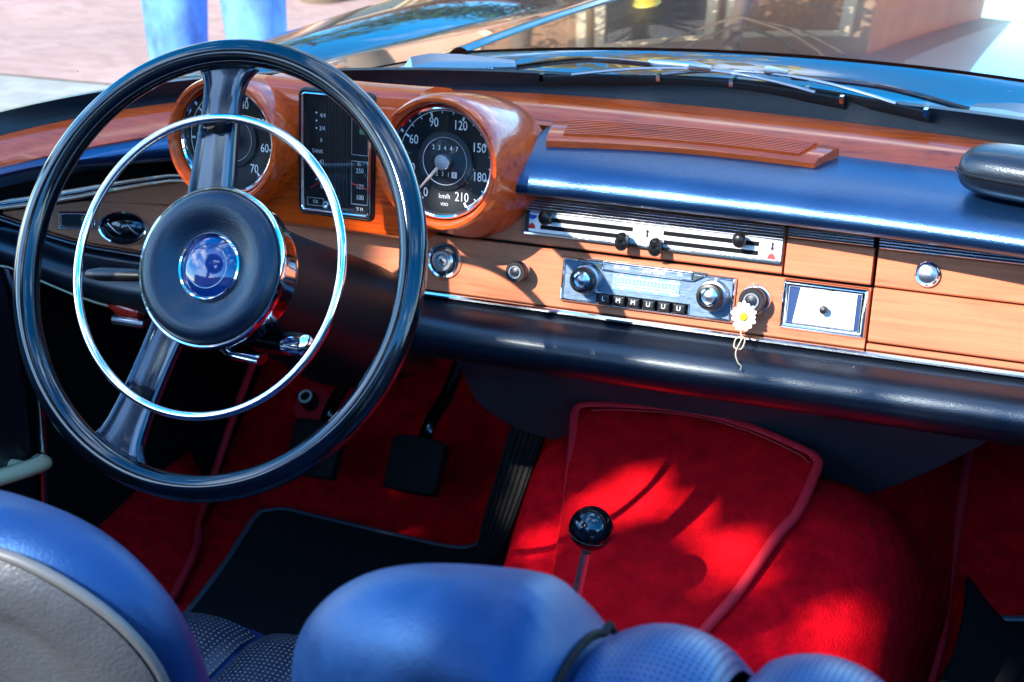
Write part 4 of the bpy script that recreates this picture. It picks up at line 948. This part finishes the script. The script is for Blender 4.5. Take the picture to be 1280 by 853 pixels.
# ------------------------------------------------------------------ seats
def seat(label, cx, HW, ZT, YT, CR, IN, DP, RD, DISH, EE):
    s = thing('front_seat', label, 'car seat', (cx, -.3, -.62), 'front seats')
    ZB = -.40
    def sec(z):
        t = (z - ZB) / (ZT - ZB)
        yc = YT + .115 - .115 * t; k = max(0, (z - (ZT - CR)) / CR)
        rnd = math.sqrt(max(0, 1 - max(0, (z - (ZT - DP * .9)) / (DP * .9)) ** 2.4))
        w = HW - (CR * (1 - math.sqrt(max(0, 1 - min(1, k) ** 2.2)))) - .012 * (1 - t)
        dpt = (DP + .020 * (1 - t)) * rnd ** .9
        return yc, w, max(dpt, .0003)
    NS = 72; rings = []
    zs = lin(ZB, ZT - .13, 8) + [ZT - .13 + .13 * math.sin(PI / 2 * i / 18) for i in range(1, 19)]
    zs[-1] = ZT - .0002
    for z in zs:
        yc, w, dp = sec(z); ring = []
        for k in range(NS):
            t = 2 * PI * k / NS; ct, st = math.cos(t), math.sin(t); n_ = 3.2
            x = math.copysign(abs(ct) ** (2 / n_), ct) * w; y = math.copysign(abs(st) ** (2 / 2.3), st) * dp
            zz = z - (DISH + .022) * sstep(IN + .026, IN - .012, abs(x)) * sstep(ZT - .12, ZT, z)
            ring.append(V((cx + x, yc + y, zz)))
        rings.append(ring)
    bk = MB().loft(rings, cap1=False)
    bk.bm.verts.ensure_lookup_table(); tv = list(bk.bm.verts)[-NS:]; h_ = NS // 2
    bk.bm.faces.new((tv[0], tv[1], tv[NS - 1])); bk.bm.faces.new((tv[h_], tv[h_ + 1], tv[h_ - 1]))
    for k in range(1, h_ - 1): bk.bm.faces.new((tv[k], tv[k + 1], tv[NS - k - 1], tv[NS - k]))
    bko = bk.build('backrest', M['seat_leather'], s, ang=180, subsurf=1)
    # perforated, pleated insert wrapping over the crown
    def over(x, q, h):      # q 0 front low .. 1 rear
        dz = (DISH + .008) * sstep(IN + .026, IN - .012, abs(x))
        drop = lambda e: .9 * DP * (1 - (1 - min(1, abs(e) ** 2.22)) ** .4167)
        if q < .3:
            z = ZT - .30 + (.30 - drop(.85)) * (q / .3); yc, w, dp = sec(z)
            return V((cx + x, yc + dp + h, z - dz * sstep(ZT - .12, ZT, z)))
        if q < .75 or EE > -.9:
            e = .85 - (.85 - EE) * min(1, (q - .3) / (.45 if EE < -.9 else .7))
            return V((cx + x, YT + DP * e * (1 + h * 6), ZT - drop(e) + h - dz * sstep(ZT - .12, ZT, ZT - drop(e))))
        z = ZT - drop(EE) - (RD - .012 - drop(EE)) * (q - .75) / .25; yc, w, dp = sec(z)
        return V((cx + x, min(YT + DP * EE, yc - dp) - h, z - dz * sstep(ZT - .12, ZT, z)))
    for i in range(3):
        x0 = -IN + 2 * IN / 3 * i
        mb = MB(); uvs = []
        us_ = lin(0, 1, 11); qs = lin(0, .3, 9)[:-1] + lin(.3, .75, 22)[:-1] + lin(.75, 1, 8)
        rows = []
        for q in qs: rows.append([over(x0 + .004 + (2 * IN / 3 - .008) * u, q, .000 + .0165 * max(0, math.sin(PI * u)) ** .55 * (1 - .9 * sstep(.96, 1, q))) for u in us_])
        lay = mb.bm.loops.layers.uv.new('UVMap')
        vv = [[mb.bm.verts.new(p) for p in r] for r in rows]
        ln = [0]
        for a in range(len(qs) - 1): ln.append(ln[-1] + (rows[a + 1][5] - rows[a][5]).length)
        for a in range(len(qs) - 1):
            for b in range(10):
                f = mb.bm.faces.new((vv[a][b], vv[a][b + 1], vv[a + 1][b + 1], vv[a + 1][b]))
                for lp_, (ia, ib) in zip(f.loops, ((a, b), (a, b + 1), (a + 1, b + 1), (a + 1, b))): lp_[lay].uv = (.1 * us_[ib], ln[ia])
        mb.build('pleat', M['perf'], bko, ang=180)
    for x in (-IN - .002, IN + .002):
        MB().tube([over(x, q, -.0055 if q > .3 else .001) for q in lin(0, .3, 6)[:-1] + lin(.3, .75, 20)[:-1] + lin(.75, 1, 6)], .0024, 8).build('front_piping', M['matte_black'], bko)
    # rear panel with piping
    def rear(a, r, h=0.):      # a 0..1 along the inverted U, r 0 outer .. 1 centre
        z0, z1, hw, cr = -.40, ZT - RD, HW - .010, CR * .85
        L1, L2, L3 = (z1 - cr - z0), PI / 2 * cr, 2 * (hw - cr); T = 2 * L1 + 2 * L2 + L3; d = a * T
        if d < L1: x, z = -hw, z0 + d
        elif d < L1 + L2: t = (d - L1) / cr; x, z = -hw + cr - cr * math.cos(t), z1 - cr + cr * math.sin(t)
        elif d < L1 + L2 + L3: x, z = -hw + cr + (d - L1 - L2), z1
        elif d < T - L1: t = (d - L1 - L2 - L3) / cr; x, z = hw - cr + cr * math.sin(t), z1 - cr + cr * math.cos(t)
        else: x, z = hw, z1 - cr - (d - (T - L1))
        x *= (1 - r); z = z + (-.25 - z) * r * .9
        yc, w, dp = sec(z); e = min(.999, abs(x) / w)
        y = yc - dp * (1 - e ** 3.2) ** (1 / 2.3) - h - .0115
        # soft vertical creases in the panel
        if r > .12: y += (.0135 * max(0, math.sin(x * 48 + z * 26 + .6)) ** 6 * (.6 + .4 * math.sin(x * 21)) * sstep(.02, .07, r) * sstep(.02, -.02, z)) - .004 * sstep(.1, .35, r)
        return V((cx + x, y, z))
    MB().grid(lambda a, r: rear(a, r), lin(0, 1, 130), lin(.0, 1, 44)).build('rear_panel', M['seat_back'], bko, ang=180)
    MB().tube([rear(a, 0, -.006) for a in lin(0, 1, 90)], .0042, 8).build('rear_piping', M['seat_piping'], bko, ang=80)
    # cushion
    rings = []
    for y in [-.44, -.43] + lin(-.40, -.10, 8) + [-.06, -.03, -.012, -.004]:
        k = max(0, (y + .10) / .096); zt = -.335 + .02 * (y + .4) - .055 * k ** 2.5; zb = -.48
        P = []
        for t in lin(0, 1, 33):
            x = (t * 2 - 1) * .265; e = abs(x) / .265
            hz = zt + .012 * sstep(.14, .2, abs(x)) - .10 * max(0, (e - .82) / .18) ** 2.2
            if abs(x) < .15: hz += .008 * abs(math.sin(PI * (x + .15) / .1)) ** .6
            P.append(V((cx + x, y, hz)))
        P += [V((cx + .262, y, zb)), V((cx - .262, y, zb))]
        rings.append(P)
    cu_ = MB().loft(rings).build('seat_cushion', M['seat_leather'], s, ang=60)
    for i in range(3):
        x0 = -.15 + .1 * i
        mb = MB(); lay = mb.bm.loops.layers.uv.new('UVMap'); us_ = lin(0, 1, 11); ys = lin(-.38, -.055, 14)
        vv = [[mb.bm.verts.new(V((cx + x0 + .003 + .094 * u, y, -.335 + .02 * (y + .4) + .003 + .012 * math.sin(PI * u) ** .6 - .055 * max(0, (y + .10) / .096) ** 2.5))) for u in us_] for y in ys]
        for a in range(13):
            for b in range(10):
                f = mb.bm.faces.new((vv[a][b], vv[a][b + 1], vv[a + 1][b + 1], vv[a + 1][b]))
                for lp_, (ia, ib) in zip(f.loops, ((a, b), (a, b + 1), (a + 1, b + 1), (a + 1, b))): lp_[lay].uv = (.1 * us_[ib], ys[ia])
        mb.build('pleat', M['perf_dark'], cu_, ang=180)
    MB().loft([[V((cx + x, y, z)) for x, y in rrect(-.24, .24, -.42, -.05, .02)] for z in (-.60, -.475)]).build('seat_base', M['matte_black'], s)
    return s
seat('driver seat with worn grey rear panel at the lower left corner of the view', .0, .250, .024, -.455, .115, .080, .046, .012, .004, -.2)
seat('passenger seat with rounded leather backrest, tinted blue for the reflected sky, at the bottom centre of the view', .648, .292, .072, -.505, .115, .115, .062, .15, .029, -.95)

# ------------------------------------------------------------------ loose items
# sunglasses case on the pad
cs = thing('sunglasses_case', 'black leather hard case lying on the pad at the right end of the dashboard', 'glasses case', (.675, .295, .05))
ca, cb2 = V((.590, .300, .066)), V((.752, .262, .066)); d = (cb2 - ca).normalized(); q = V((-d.y, d.x, 0)); L_ = (cb2 - ca).length
def case_ring(t):
    k = 1 - (abs(t * 2 - 1)) ** 5; k = .45 + .55 * math.sqrt(max(0, k)); c = ca.lerp(cb2, t)
    return [c + q * (.033 * k * math.copysign(abs(math.cos(a)) ** .75, math.cos(a))) + V((0, 0, .022 * k * math.copysign(abs(math.sin(a)) ** .8, math.sin(a)) - .001)) for a in lin(0, 2 * PI, 25)[:-1]]
o = MB().loft([case_ring(t) for t in lin(0, 1, 24)]).build('case_shell', M['leather'], cs, ang=80, subsurf=1)
MB().tube([ca.lerp(cb2, t) - q * (.0335 * (.45 + .55 * math.sqrt(max(0, 1 - abs(t * 2 - 1) ** 5)))) for t in lin(0, 1, 24)], .0014, 6).build('zip_seam', M['black'], cs)
# daisy hanging from the lighter
F = pfr(.407, -.1005, .020)
da = thing('daisy_flower', 'white daisy with yellow centre hanging by its stem under the lighter knob', 'flower', F.o)
F = Fr(F.o, (1, 0, .1), (PU.x, PU.y, PU.z), (.25, PN.y, PN.z))
mb = MB()
for k in range(15):
    t = 2 * PI * k / 15 + random.uniform(-.08, .08); e = V((math.cos(t), math.sin(t))); n_ = V((-e.y, e.x)); L_ = .0125 * random.uniform(.9, 1.1); dz = random.uniform(-.0006, .0006)
    mb.loft([[F.p(e.x * r + n_.x * w, e.y * r * 1.15 + n_.y * w, h + dz), F.p(e.x * r, e.y * r * 1.15, h + .0005 + dz), F.p(e.x * r - n_.x * w, e.y * r * 1.15 - n_.y * w, h + dz), F.p(e.x * r, e.y * r * 1.15, h - .0003 + dz)] for r, w, h in ((.002, .0008, .001), (.006, .0019, .002), (L_ * .85, .0021, .0015), (L_, .0010, .0005))])
mb.build('petals', M['petal'], da)
MB().lathe(F, [(.0044, .0005), (.0042, .0025), (.0028, .0042), (.0001, .0048)], 20).build('flower_centre', M['yolk'], da)
st = smooth_path([F.p(0, -.002, 0), F.p(-.001, -.016, .001), F.p(.0035, -.021, .006), F.p(.001, -.029, .010), F.p(-.006, -.028, .009), F.p(-.005, -.020, .008), F.p(.0005, -.019, .009), F.p(-.004, -.032, .0135), F.p(-.001, -.041, .017), F.p(.0025, -.044, .019), F.p(.002, -.048, .021)], 6)
MB().tube(st, .0007, 7).build('dry_stem', M['stem'], da)

# ------------------------------------------------------------------ surroundings
def paving(name, base, alt, mortar, scale, rough=.85):
    m, nt, p = nodes_of(name); L = nt.links; N = nt.nodes
    tc = N.new('ShaderNodeTexCoord'); br = N.new('ShaderNodeTexBrick'); L.new(tc.outputs['Object'], br.inputs['Vector'])
    br.inputs['Color1'].default_value = (*base, 1); br.inputs['Color2'].default_value = (*alt, 1); br.inputs['Mortar'].default_value = (*mortar, 1)
    br.inputs['Scale'].default_value = scale; br.inputs['Mortar Size'].default_value = .012
    no = N.new('ShaderNodeTexNoise'); no.inputs['Scale'].default_value = 1.7; no.inputs['Detail'].default_value = 6; L.new(tc.outputs['Object'], no.inputs['Vector'])
    r = N.new('ShaderNodeMapRange'); r.inputs['To Min'].default_value = .7; r.inputs['To Max'].default_value = 1.3; L.new(no.outputs['Fac'], r.inputs['Value'])
    mx = N.new('ShaderNodeMix'); mx.data_type = 'RGBA'; mx.blend_type = 'MULTIPLY'; mx.inputs['Factor'].default_value = 1
    L.new(br.outputs['Color'], mx.inputs[6]); L.new(r.outputs[0], mx.inputs[7]); L.new(mx.outputs[2], p.inputs['Base Color'])
    b = N.new('ShaderNodeBump'); b.invert = True; b.inputs['Distance'].default_value = .004; b.inputs['Strength'].default_value = .5; L.new(br.outputs['Fac'], b.inputs['Height']); L.new(b.outputs[0], p.inputs['Normal'])
    setp(p, Roughness=rough)
    return m
def sheet(name, x0, x1, y0, y1, z, m, hole=None):
    o = MB().grid(lambda x, y: V((x, y, z)), lin(x0, x1, 4), lin(y0, y1, 4)).build(name, m, None, ang=180, recalc=False)
    for f in o.data.polygons: pass
    return tag(o, kind='structure')
sheet('ground', -300, 300, -300, 300, GZ - .004, mat('dusty_ground', (.30, .27, .23), .95, var=.2, vscale=.3))
sheet('brick_pavement', -30, 30, 3.55, 8.9, GZ + .004, paving('pink_brick_paving', (.29, .165, .13), (.37, .225, .18), (.30, .25, .22), 7))
sheet('road', -30, 30, -30, 3.55, GZ, paving('pale_stone_setts', (.23, .22, .19), (.28, .27, .23), (.21, .20, .175), 4))
sheet('far_plaza', -60, 60, 8.9, 60, GZ + .002, paving('red_clinker', (.36, .16, .10), (.43, .21, .14), (.32, .25, .2), 7))

# brick building ahead of the car
bl = thing('brick_building', 'long dark red brick house with timber doors across the square ahead of the car', 'building', (-6, 13, GZ))
brick_m = paving('house_brick', (.55, .12, .04), (.66, .18, .06), (.42, .26, .17), 6)
def bx(mb, x0, x1, y0, y1, z0, z1): return mb.loft([[V((x, y, z)) for x, y in ((x0, y0), (x1, y0), (x1, y1), (x0, y1))] for z in (GZ + z0, GZ + z1)])
bx(MB(), -9.5, -1.7, 12, 20, 0, 3.1).build('wall', brick_m, bl)
mb = MB().loft([[V((x, 11.6, GZ + 3.1)), V((x, 16, GZ + 4.3)), V((x, 20.4, GZ + 3.1))] for x in (-9.9, -1.3)]); mb.build('roof', mat('roof_tiles', (.24, .09, .06), .8, bump=.8, bscale=12), bl)
door_w = mat('weathered_timber', (.26, .13, .06), .7, var=.4, vscale=6, stretch=(6, 6, .6)); win_g = mat('window_pane', (.02, .025, .03), .05, coat=.5); frame_m = mat('cream_frame', (.62, .5, .32), .6)
for i in range(6):
    x = -9.0 + 1.22 * i
    w = bx(MB(), x, x + .95, 11.90, 12.02, .05 if i % 2 else .9, 2.6).build('door' if i % 2 else 'window', door_w if i % 2 else win_g, bl)
    mb = MB()
    for a, b in ((x - .09, x), (x + .95, x + 1.04)): bx(mb, a, b, 11.86, 12.03, 0 if i % 2 else .85, 2.72)
    bx(mb, x - .001, x + .951, 11.86, 12.03, 2.6, 2.72); mb.build('frame', frame_m, w)
th = thing('added_townhouse_row', 'unseen dark brick townhouse row added behind the car to darken reflections', 'building', (0, -13, GZ))  # unseen; added so that rear-facing surfaces reflect something dark
bx(MB(), -16, 15, -20, -13, 0, 5.0).build('wall', paving('dark_house_brick', (.14, .07, .05), (.19, .10, .07), (.2, .17, .15), 6), th)
MB().loft([[V((x, -20.3, GZ + 5.0)), V((x, -16.5, GZ + 6.6)), V((x, -12.7, GZ + 5.0))] for x in (-16.3, 15.3)]).build('roof', mat('slate_roof', (.06, .065, .075), .6, bump=.8, bscale=12), th)
for i in range(8):
    for z0 in (.8, 2.95):
        x = -14.5 + 3.7 * i
        w = bx(MB(), x, x + 1.3, -13.02, -12.93, z0, z0 + 1.5).build('window', win_g, th)
        mb = MB()
        for a, b in ((x - .1, x), (x + 1.3, x + 1.4)): bx(mb, a, b, -13.03, -12.88, z0 - .1, z0 + 1.6)
        bx(mb, x + .001, x + 1.299, -13.03, -12.88, z0 + 1.5, z0 + 1.6); bx(mb, x + .001, x + 1.299, -13.03, -12.86, z0 - .1, z0); mb.build('frame', frame_m, w)
# low wall and hedge toward the right
hw = thing('garden_wall', 'low tan stone wall beyond the square on the right', 'wall', (4, 15, GZ))
mb = MB(); bx(mb, -.6, 12, 17.0, 17.35, 0, 1.5); mb.build('wall_body', mat('tan_stone', (.42, .30, .17), .9, bump=.6, bscale=8, var=.3, vscale=2), hw)
mb = MB(); bx(mb, -.7, 12.1, 16.9, 17.45, 1.5, 1.62); mb.build('coping', mat('coping_stone', (.5, .42, .3), .9), hw)
def leaf_mat(name, c1, c2):
    m, nt, p = nodes_of(name); L = nt.links; N = nt.nodes
    oi = N.new('ShaderNodeTexCoord'); no = N.new('ShaderNodeTexNoise'); no.inputs['Scale'].default_value = 3.0; L.new(oi.outputs['Object'], no.inputs['Vector'])
    cr = N.new('ShaderNodeValToRGB'); L.new(no.outputs['Fac'], cr.inputs[0]); cr.color_ramp.elements[0].position = .35; cr.color_ramp.elements[1].position = .65
    cr.color_ramp.elements[0].color = (*c1, 1); cr.color_ramp.elements[1].color = (*c2, 1); L.new(cr.outputs[0], p.inputs['Base Color']); setp(p, Roughness=.55)
    return m
def leaves(mb, centres, size):
    for c in centres:
        n = V(rng.normal(size=3)).normalized(); u = n.orthogonal().normalized(); w = n.cross(u); s_ = size * rng.uniform(.6, 1.2)
        mb.face([V(c) + u * s_, V(c) + w * s_ * .45, V(c) - u * s_, V(c) - w * s_ * .45])
def street_tree(label, x, y, h, r, n, lm, tr=.13, group='trees around the square'):
    t = thing('street_tree', label, 'tree', (x, y, GZ), group)
    mb = MB().tube([(x, y, GZ - .02), (x + .03, y, GZ + h * .35), (x - .02, y + .05, GZ + h * .6), (x, y, GZ + h)], [tr, tr * .8, tr * .6, .03], 14)
    for k in range(9):
        a = 2 * PI * k / 9 + .4; z = GZ + h * (.52 + .05 * (k % 4))
        mb.tube([(x, y, z), (x + math.cos(a) * r * .45, y + math.sin(a) * r * .45, z + r * .35), (x + math.cos(a) * r * .8, y + math.sin(a) * r * .8, z + r * .75)], [tr * .35, tr * .2, .012], 7)
    mb.build('trunk', mat('bark', (.16, .11, .07), .9, bump=.9, bscale=20, stretch=(3, 3, .6)), t)
    P = []
    cl_ = [V((x, y, GZ + h)) + V((rng.normal() * r * .5, rng.normal() * r * .5, rng.normal() * r * .38)) for _ in range(26)]
    for _ in range(n): c = cl_[rng.randint(26)]; P.append(c + V(rng.normal(size=3)) * r * .17)
    mb = MB(); leaves(mb, P, .10); mb.build('crown', lm, t, ang=180, recalc=False)
    return t
yl = leaf_mat('yellow_leaves', (.55, .34, .03), (.70, .50, .06)); gn = leaf_mat('green_leaves', (.03, .09, .015), (.09, .18, .03))
street_tree('street tree with yellow autumn leaves behind the person in jeans', -2.72, 5.05, 4.6, 1.5, 2600, yl, .11)
street_tree('thin green tree standing before the brick house', -4.3, 10.4, 4.2, 1.3, 2200, gn, .12)
street_tree('green tree near the right end of the brick house', -2.6, 10.9, 4.0, 1.2, 2000, gn, .10)
street_tree('yellow tree at the far left corner of the brick house', -9.5, 9.6, 4.6, 1.8, 2800, yl, .16)
for i, (x, y, c, lb) in enumerate(((-2.45, 8.2, (.75, .5, .02), 'short yellow bollard on the square'), (-1.9, 8.6, (.02, .08, .5), 'short blue bollard on the square'))):
    b = thing('bollard', lb, 'bollard', (x, y, GZ), 'bollards on the square'); F = Fr((x, y, GZ), (1, 0, 0), (0, 1, 0), (0, 0, 1))
    MB().lathe(F, [(.11, 0), (.10, .1), (.085, .12), (.08, 1.25), (.085, 1.3), (.09, 1.34), (.06, 1.42), (.001, 1.44)], 24).build('post', mat('bollard_paint', c, .4), b)
    MB().lathe(F, [(.082, 1.0), (.084, 1.0), (.084, 1.1), (.082, 1.1)], 24).build('band', M['white'], b)

# person in jeans
def person():
    def skin(name, verts, edges, rad, m, parent):
        me = bpy.data.meshes.new(name); me.from_pydata([V(v) for v in verts], edges, []); o = bpy.data.objects.new(name, me); COL.objects.link(o)
        md = o.modifiers.new('skin', 'SKIN'); md.use_smooth_shade = True
        for sv, r in zip(me.skin_vertices[0].data, rad): sv.radius = r
        me.skin_vertices[0].data[0].use_root = True
        d = o.modifiers.new('sub', 'SUBSURF'); d.levels = d.render_levels = 2
        me.materials.append(m)
        if parent is not None:
            o.parent = parent; o.matrix_parent_inverse = Matrix.Translation(-parent.location)
        return o
    cx, cy = -1.565, 2.44
    p = thing('person', 'person in light blue jeans standing on the pale road beyond the left wing', 'person', (cx, cy, GZ))
    ux, uy = .94, .33         # hip axis direction
    def q(a, b, z): return (cx + ux * a - uy * b, cy + uy * a + ux * b, GZ + z)
    sk = mat('skin', (.55, .33, .24), .5)
    verts = [q(0, 0, .98), q(0, 0, 1.15), q(0, 0, 1.36), q(0, 0, 1.46), q(0, .0, 1.53), q(0, -.01, 1.62), q(0, -.01, 1.70)]
    rad = [(.15, .11), (.13, .10), (.16, .11), (.08, .07), (.052, .052), (.075, .09), (.06, .075)]
    edges = [(0, 1), (1, 2), (2, 3), (3, 4), (4, 5), (5, 6)]
    for s_ in (-1, 1):
        i = len(verts); verts += [q(s_ * .19, 0, 1.41), q(s_ * .25, .02, 1.12), q(s_ * .26, -.06, .88), q(s_ * .26, -.08, .80)]; rad += [(.062, .062), (.044, .044), (.03, .03), (.035, .02)]
        edges += [(2, i), (i, i + 1), (i + 1, i + 2), (i + 2, i + 3)]
        i = len(verts); verts += [q(s_ * .10, 0, .90), q(s_ * .105, -.01, .50), q(s_ * .11, .03, .09), q(s_ * .115, -.10, .04)]; rad += [(.09, .09), (.062, .062), (.042, .045), (.045, .03)]
        edges += [(0, i), (i, i + 1), (i + 1, i + 2), (i + 2, i + 3)]
    skin('body', verts, edges, rad, sk, p)
    jv = [q(0, 0, 1.02), q(0, 0, .95)]; jr = [(.165, .125), (.17, .13)]; je = [(0, 1)]
    for s_ in (-1, 1):
        i = len(jv); jv += [q(s_ * .096, 0, .84), q(s_ * .099, -.005, .66), q(s_ * .102, -.01, .50), q(s_ * .112, .02, .28), q(s_ * .115, .03, .10)]; jr += [(.100, .105), (.097, .095), (.084, .084), (.074, .074), (.074, .080)]
        je += [(1, i), (i, i + 1), (i + 1, i + 2), (i + 2, i + 3), (i + 3, i + 4)]
    skin('jeans', jv, je, jr, mat('blue_denim', (.12, .28, .66), .85, bump=1.0, bscale=16, bdetail=5, var=.75, vscale=9, stretch=(1, 1, .45)), p)
    sv = [q(0, 0, 1.0), q(0, 0, 1.18), q(0, 0, 1.36), q(0, 0, 1.45)]; sr = [(.17, .13), (.15, .115), (.175, .125), (.09, .08)]; se = [(0, 1), (1, 2), (2, 3)]
    for s_ in (-1, 1):
        i = len(sv); sv += [q(s_ * .195, 0, 1.41), q(s_ * .235, .01, 1.24)]; sr += [(.078, .078), (.065, .065)]; se += [(2, i), (i, i + 1)]
    skin('shirt', sv, se, sr, mat('white_shirt', (.7, .7, .68), .8), p)
    mb = MB()
    c = V(q(0, .015, 1.685)); mb.sphere(c, .098, 20, .95, 1.0, .9); mb.build('hair', mat('brown_hair', (.06, .035, .02), .6, bump=.8, bscale=200), p)
    mb = MB()
    for s_ in (-1, 1): mb.sphere(q(s_ * .032, -.092, 1.635), .012, 10)
    mb.build('eyes', M['white'], p)
    MB().sphere(q(0, -.105, 1.605), .016, 10, .8, 1.1, 1.4).build('nose', sk, p)
    MB().sphere(q(0, -.095, 1.565), .02, 10, 1.3, .6, .35).build('mouth', mat('lips', (.5, .18, .16), .5), p)
    mb = MB()
    for s_ in (-1, 1): mb.sphere(q(s_ * .078, .0, 1.625), .026, 10, .35, .7, 1.2)
    mb.build('ears', sk, p)
    for s_ in (-1, 1):
        hd = q(s_ * .26, -.08, .80); mb = MB()
        for k in range(4): mb.tube([V(hd) + V((s_ * 0, (k - 1.5) * .019, -.01)), V(hd) + V((0, (k - 1.5) * .02, -.075 + .008 * abs(k - 1.5))), V(hd) + V((-s_ * .015, (k - 1.5) * .019, -.105 + .012 * abs(k - 1.5)))], [.0095, .0085, .0065], 8)
        mb.tube([V(hd) + V((0, -.03, 0)), V(hd) + V((-s_ * .012, -.052, -.035)), V(hd) + V((-s_ * .018, -.05, -.06))], [.010, .009, .007], 8)
        mb.build('fingers', sk, p)
    for s_ in (-1, 1):
        a = V(q(s_ * .115, .06, .045)); b = V(q(s_ * .12, -.16, .035))
        MB().tube([a, a.lerp(b, .4), a.lerp(b, .8), b], [.038, .046, .044, .024], 14).build('shoe', mat('shoe_leather', (.1, .07, .05), .5), p)
person()

# shade tree behind the car: crown gaps are cut where sun patches should fall
SUN = V((-.333, -.714, .616)).normalized()
e1 = SUN.cross(V((0, 0, 1))).normalized(); e2 = e1.cross(SUN).normalized()
def p2(p): p = V(p); return np.array([p.dot(e1), p.dot(e2)])
LIT = [((.268, .328, -.342), .020), ((.300, .338, -.338), .018), ((.330, .330, -.342), .014), ((.36, .312, -.352), .016), ((.392, .292, -.362), .018), ((.425, .280, -.366), .018), ((.20, .26, -.375), .010), ((.505, .262, -.385), .012), ((.54, .235, -.44), .004),
       ((.58, .285, -.07), .08), ((.68, .285, -.06), .09), ((.48, .285, -.065), .075), ((.38, .285, -.065), .07), ((.29, .285, -.072), .062), ((.20, .29, -.08), .05), ((.80, .29, -.06), .11),
       ((.385, -.515, .035), .075), ((.36, -.53, -.03), .06), ((.18, -.50, -.05), .11), ((.24, -.50, -.13), .10), ((-.34, .40, -.59), .04), ((-.20, .01, .0), .03),
       ((.06, .28, -.10), .035)]
LIT2 = [(p2(c), r) for c, r in LIT]
tr_ = thing('shade_tree', 'broad leafy tree behind the car that throws dappled shade into the cabin', 'tree', (-2.6, -6.6, GZ))
cc = V((.22, -.02, -.1)) + SUN * 3.7
tb = V((cc.x - 1.2, cc.y - .9, GZ))
mb = MB().tube([tb - V((0, 0, .05)), tb.lerp(cc, .35) + V((-.2, -.3, 0)), tb.lerp(cc, .7) + V((-.15, -.2, 0)), cc], [.24, .19, .13, .04], 16)
mb.build('trunk', mat('shade_tree_bark', (.14, .10, .07), .9, bump=.9, bscale=20), tr_)
cen = p2((.22, -.02, -.1)); P = []
for _ in range(24000):
    a = rng.uniform(-1, 1, 3)
    if (a ** 2).sum() > 1: continue
    a *= np.array([1.25, 1.0, .6]); q_ = cen + a[:2]
    if any(np.hypot(*(q_ - c)) < r + .022 for c, r in LIT2): continue
    P.append(V((0, 0, 0)) + e1 * q_[0] + e2 * q_[1] + SUN * (3.7 + a[2]))
mb = MB(); leaves(mb, P, .055); mb.build('crown', gn, tr_, ang=180, recalc=False)

# ------------------------------------------------------------------ light, world, camera
el = math.asin(SUN.z); az = math.atan2(SUN.x, SUN.y)
w = bpy.data.worlds.new('World'); SC.world = w; w.use_nodes = True; nt = w.node_tree; N = nt.nodes; L = nt.links
bg = N['Background']; sky = N.new('ShaderNodeTexSky'); sky.sky_type = 'NISHITA'; sky.sun_disc = False; sky.sun_elevation = el; sky.sun_rotation = az; sky.dust_density = .3; sky.ozone_density = 2.0; sky.air_density = 1.0
hs = N.new('ShaderNodeHueSaturation'); hs.inputs['Saturation'].default_value = 1.5; hs.inputs['Hue'].default_value = .495; L.new(sky.outputs[0], hs.inputs['Color'])
tc = N.new('ShaderNodeTexCoord'); mp = N.new('ShaderNodeMapping'); mp.inputs['Scale'].default_value = (1, 1, 2.6); L.new(tc.outputs['Generated'], mp.inputs[0])
no = N.new('ShaderNodeTexNoise'); no.inputs['Scale'].default_value = 2.3; no.inputs['Detail'].default_value = 8; no.inputs['Roughness'].default_value = .55; L.new(mp.outputs[0], no.inputs['Vector'])
cr = N.new('ShaderNodeValToRGB'); cr.color_ramp.elements[0].position = .54; cr.color_ramp.elements[1].position = .72; L.new(no.outputs['Fac'], cr.inputs[0])
mx = N.new('ShaderNodeMix'); mx.data_type = 'RGBA'; L.new(cr.outputs[0], mx.inputs['Factor']); L.new(hs.outputs[0], mx.inputs[6]); mx.inputs[7].default_value = (9, 9.2, 9.6, 1)
L.new(mx.outputs[2], bg.inputs['Color']); bg.inputs['Strength'].default_value = .15
sd = bpy.data.lights.new('sun', 'SUN'); sd.energy = 2.05; sd.angle = math.radians(.53); sd.color = (1, .94, .84)
so = bpy.data.objects.new('sun', sd); COL.objects.link(so); so.rotation_euler = SUN.to_track_quat('Z', 'Y').to_euler()

yaw, pit, rol = math.radians(23.38), math.radians(23.09), math.radians(-1.34)
f = V((-math.sin(yaw) * math.cos(pit), math.cos(yaw) * math.cos(pit), -math.sin(pit)))
r0 = V((math.cos(yaw), math.sin(yaw), 0)); u0 = r0.cross(f)
r = r0 * math.cos(rol) + u0 * math.sin(rol); u = -r0 * math.sin(rol) + u0 * math.cos(rol)
cd = bpy.data.cameras.new('camera'); co = bpy.data.objects.new('camera', cd); COL.objects.link(co)
co.matrix_world = Matrix(((r.x, u.x, -f.x, .785), (r.y, u.y, -f.y, -1.159), (r.z, u.z, -f.z, .51), (0, 0, 0, 1)))
cd.sensor_width = 36; cd.lens = 2101 / 1280 * 36; cd.clip_start = .02; cd.clip_end = 2000
cd.dof.use_dof = True; cd.dof.focus_distance = 1.60; cd.dof.aperture_fstop = 13.0
SC.camera = co
SC.view_settings.view_transform = 'Standard'; SC.view_settings.look = 'None'; SC.view_settings.exposure = 2.42; SC.view_settings.gamma = 1
SC.cycles.max_bounces = 8; SC.cycles.caustics_reflective = False; SC.cycles.caustics_refractive = False; SC.cycles.transparent_max_bounces = 16
